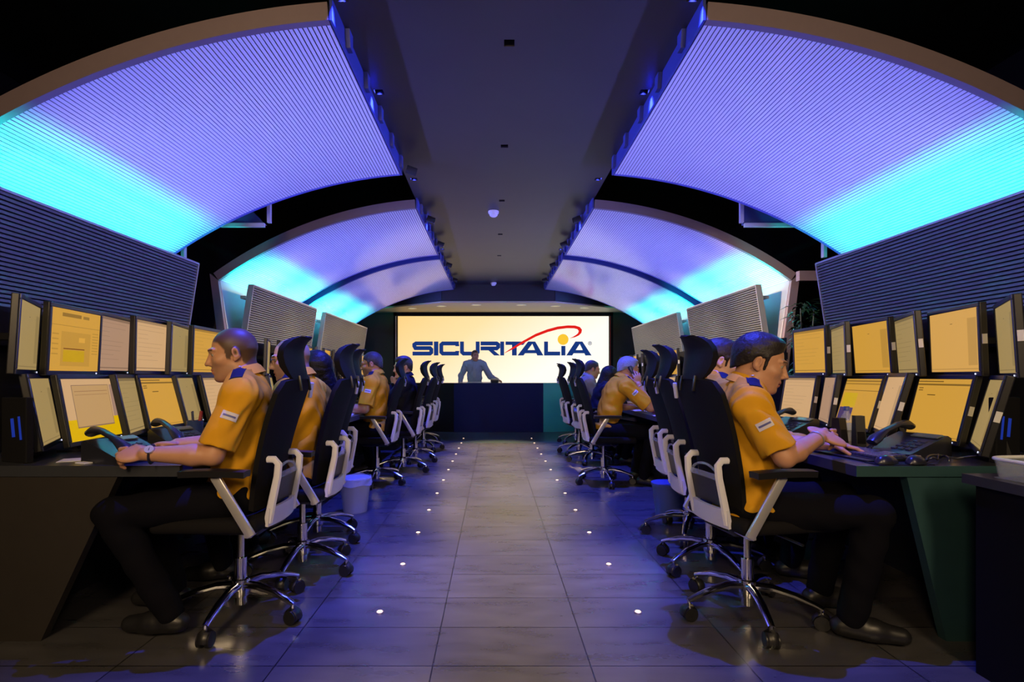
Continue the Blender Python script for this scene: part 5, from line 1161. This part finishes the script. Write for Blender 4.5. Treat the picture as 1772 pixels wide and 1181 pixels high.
# equipment boxes with blue reflections put in as glowing slots, at both edges of the photo
for sg, x, y, z, lb in ((-1, -2.06, 2.19, DZ, 'black equipment box with glowing slots for blue reflections at the left edge of the photo'), (1, 2.22, 2.20, DZ, 'black equipment box with glowing slots for blue reflections at the right edge of the photo')):
    t = thing('equipment_box', lb, 'computer', (x, y, z), R(18 * sg), 'equipment boxes')
    MB().box((0, 0.02, 0.14), (0.16, 0.03, 0.28), bev=0.004).build('casing', M_blackm, t)
    for k, (dx, w_) in enumerate(((-0.045, 0.008), (0.0, 0.014))): MB().box((sg * dx, 0.003, 0.15), (w_, 0.004, 0.10 - 0.02 * k), (0, R(8 * sg), 0)).build('reflection_slot', emit('blue_reflection_glow', (40, 70, 200), 0.45), t)
# clear tray on the return desk
t = thing('document_tray', 'clear plastic tray with rounded rim on the return desk, lower right corner', 'tray', (2.00, 1.74, 0.735), R(4))
pt = [(0.21 * math.copysign(abs(math.cos(a)) ** 0.3, math.cos(a)), 0.13 * math.copysign(abs(math.sin(a)) ** 0.3, math.sin(a))) for a in np.linspace(0, 2 * PI, 48, endpoint=False)]
M_tray = mat('clear_tray_plastic', (0.55, 0.62, 0.66), 0.12, alpha=0.22)
b = MB(); G = [[(x * k, y * k, z) for (k, z) in ((0.93, 0.004), (0.95, 0.012), (0.98, 0.055), (1.0, 0.07))] for x, y in pt + pt[:1]]; b.sheet(G, 0.003); b.build('wall', M_tray, t, True)
MB().tube([(x, y, 0.072) for x, y in pt], 0.0065, 8, closed=True).build('rim', mat('white_tray_rim', (0.75, 0.77, 0.78), 0.3), t, True)
MB().box((0, 0, 0.003), (0.38, 0.23, 0.004)).build('floor_plate', M_tray, t)
# dark glossy plant beside the right portal leg
t = thing('potted_plant', 'dark glossy leafy plant standing beside the right portal frame leg', 'plant', (3.00, 4.95, 0))
MB().lathe([(0.0, 0.0), (0.13, 0.0), (0.17, 0.32), (0.155, 0.32), (0.12, 0.02), (0.0, 0.02)], n=24).build('pot', M_black, t, True)
MB().lathe([(0.0, 0.25), (0.16, 0.25), (0.155, 0.29), (0.0, 0.30)], n=24).build('soil', mat('dark_soil', (0.02, 0.015, 0.01), 0.9), t)
rr = random.Random(3); b = MB(); st = MB()
for i in range(5): st.tube([(0, 0, 0.28), (0.03 * math.cos(i * 1.3), 0.03 * math.sin(i * 1.3), 0.9), (0.10 * math.cos(i * 1.3), 0.10 * math.sin(i * 1.3), 1.75)], [0.012, 0.010, 0.005], 8)
st.build('stems', mat('dark_stem', (0.03, 0.04, 0.02), 0.6), t, True)
for i in range(230):
    a = rr.uniform(0, 2 * PI); z = rr.uniform(0.7, 1.85); r0 = rr.uniform(0.02, 0.08); L = rr.uniform(0.07, 0.15); d = Vector((math.cos(a), math.sin(a), rr.uniform(-0.6, 0.5))).normalized(); sdv = d.cross(Vector((0, 0, 1))).normalized(); p = Vector((r0 * math.cos(a), r0 * math.sin(a), z))
    w_ = L * 0.16; dr = Vector((0, 0, -L * 0.25)); m_ = p + d * L * 0.5
    b.add([p, m_ + sdv * w_, p + d * L + dr, m_ - sdv * w_, m_ + Vector((0, 0, 0.008))], [(0, 1, 4), (1, 2, 4), (2, 3, 4), (3, 0, 4)])
lv = b.build('leaves', mat('dark_glossy_leaf', (0.012, 0.045, 0.028), 0.25), t, True, False); lv['kind'] = 'stuff'
# dark phone console at the standing man's hand
t = thing('desk_phone', 'small dark phone console under the standing man\'s hand on the counter', 'telephone', (0.02, 10.34, HT), 0)
MB().box((0, 0, 0.04), (0.16, 0.12, 0.07), (R(12), 0, 0), bev=0.012).build('base', M_phone, t, True)
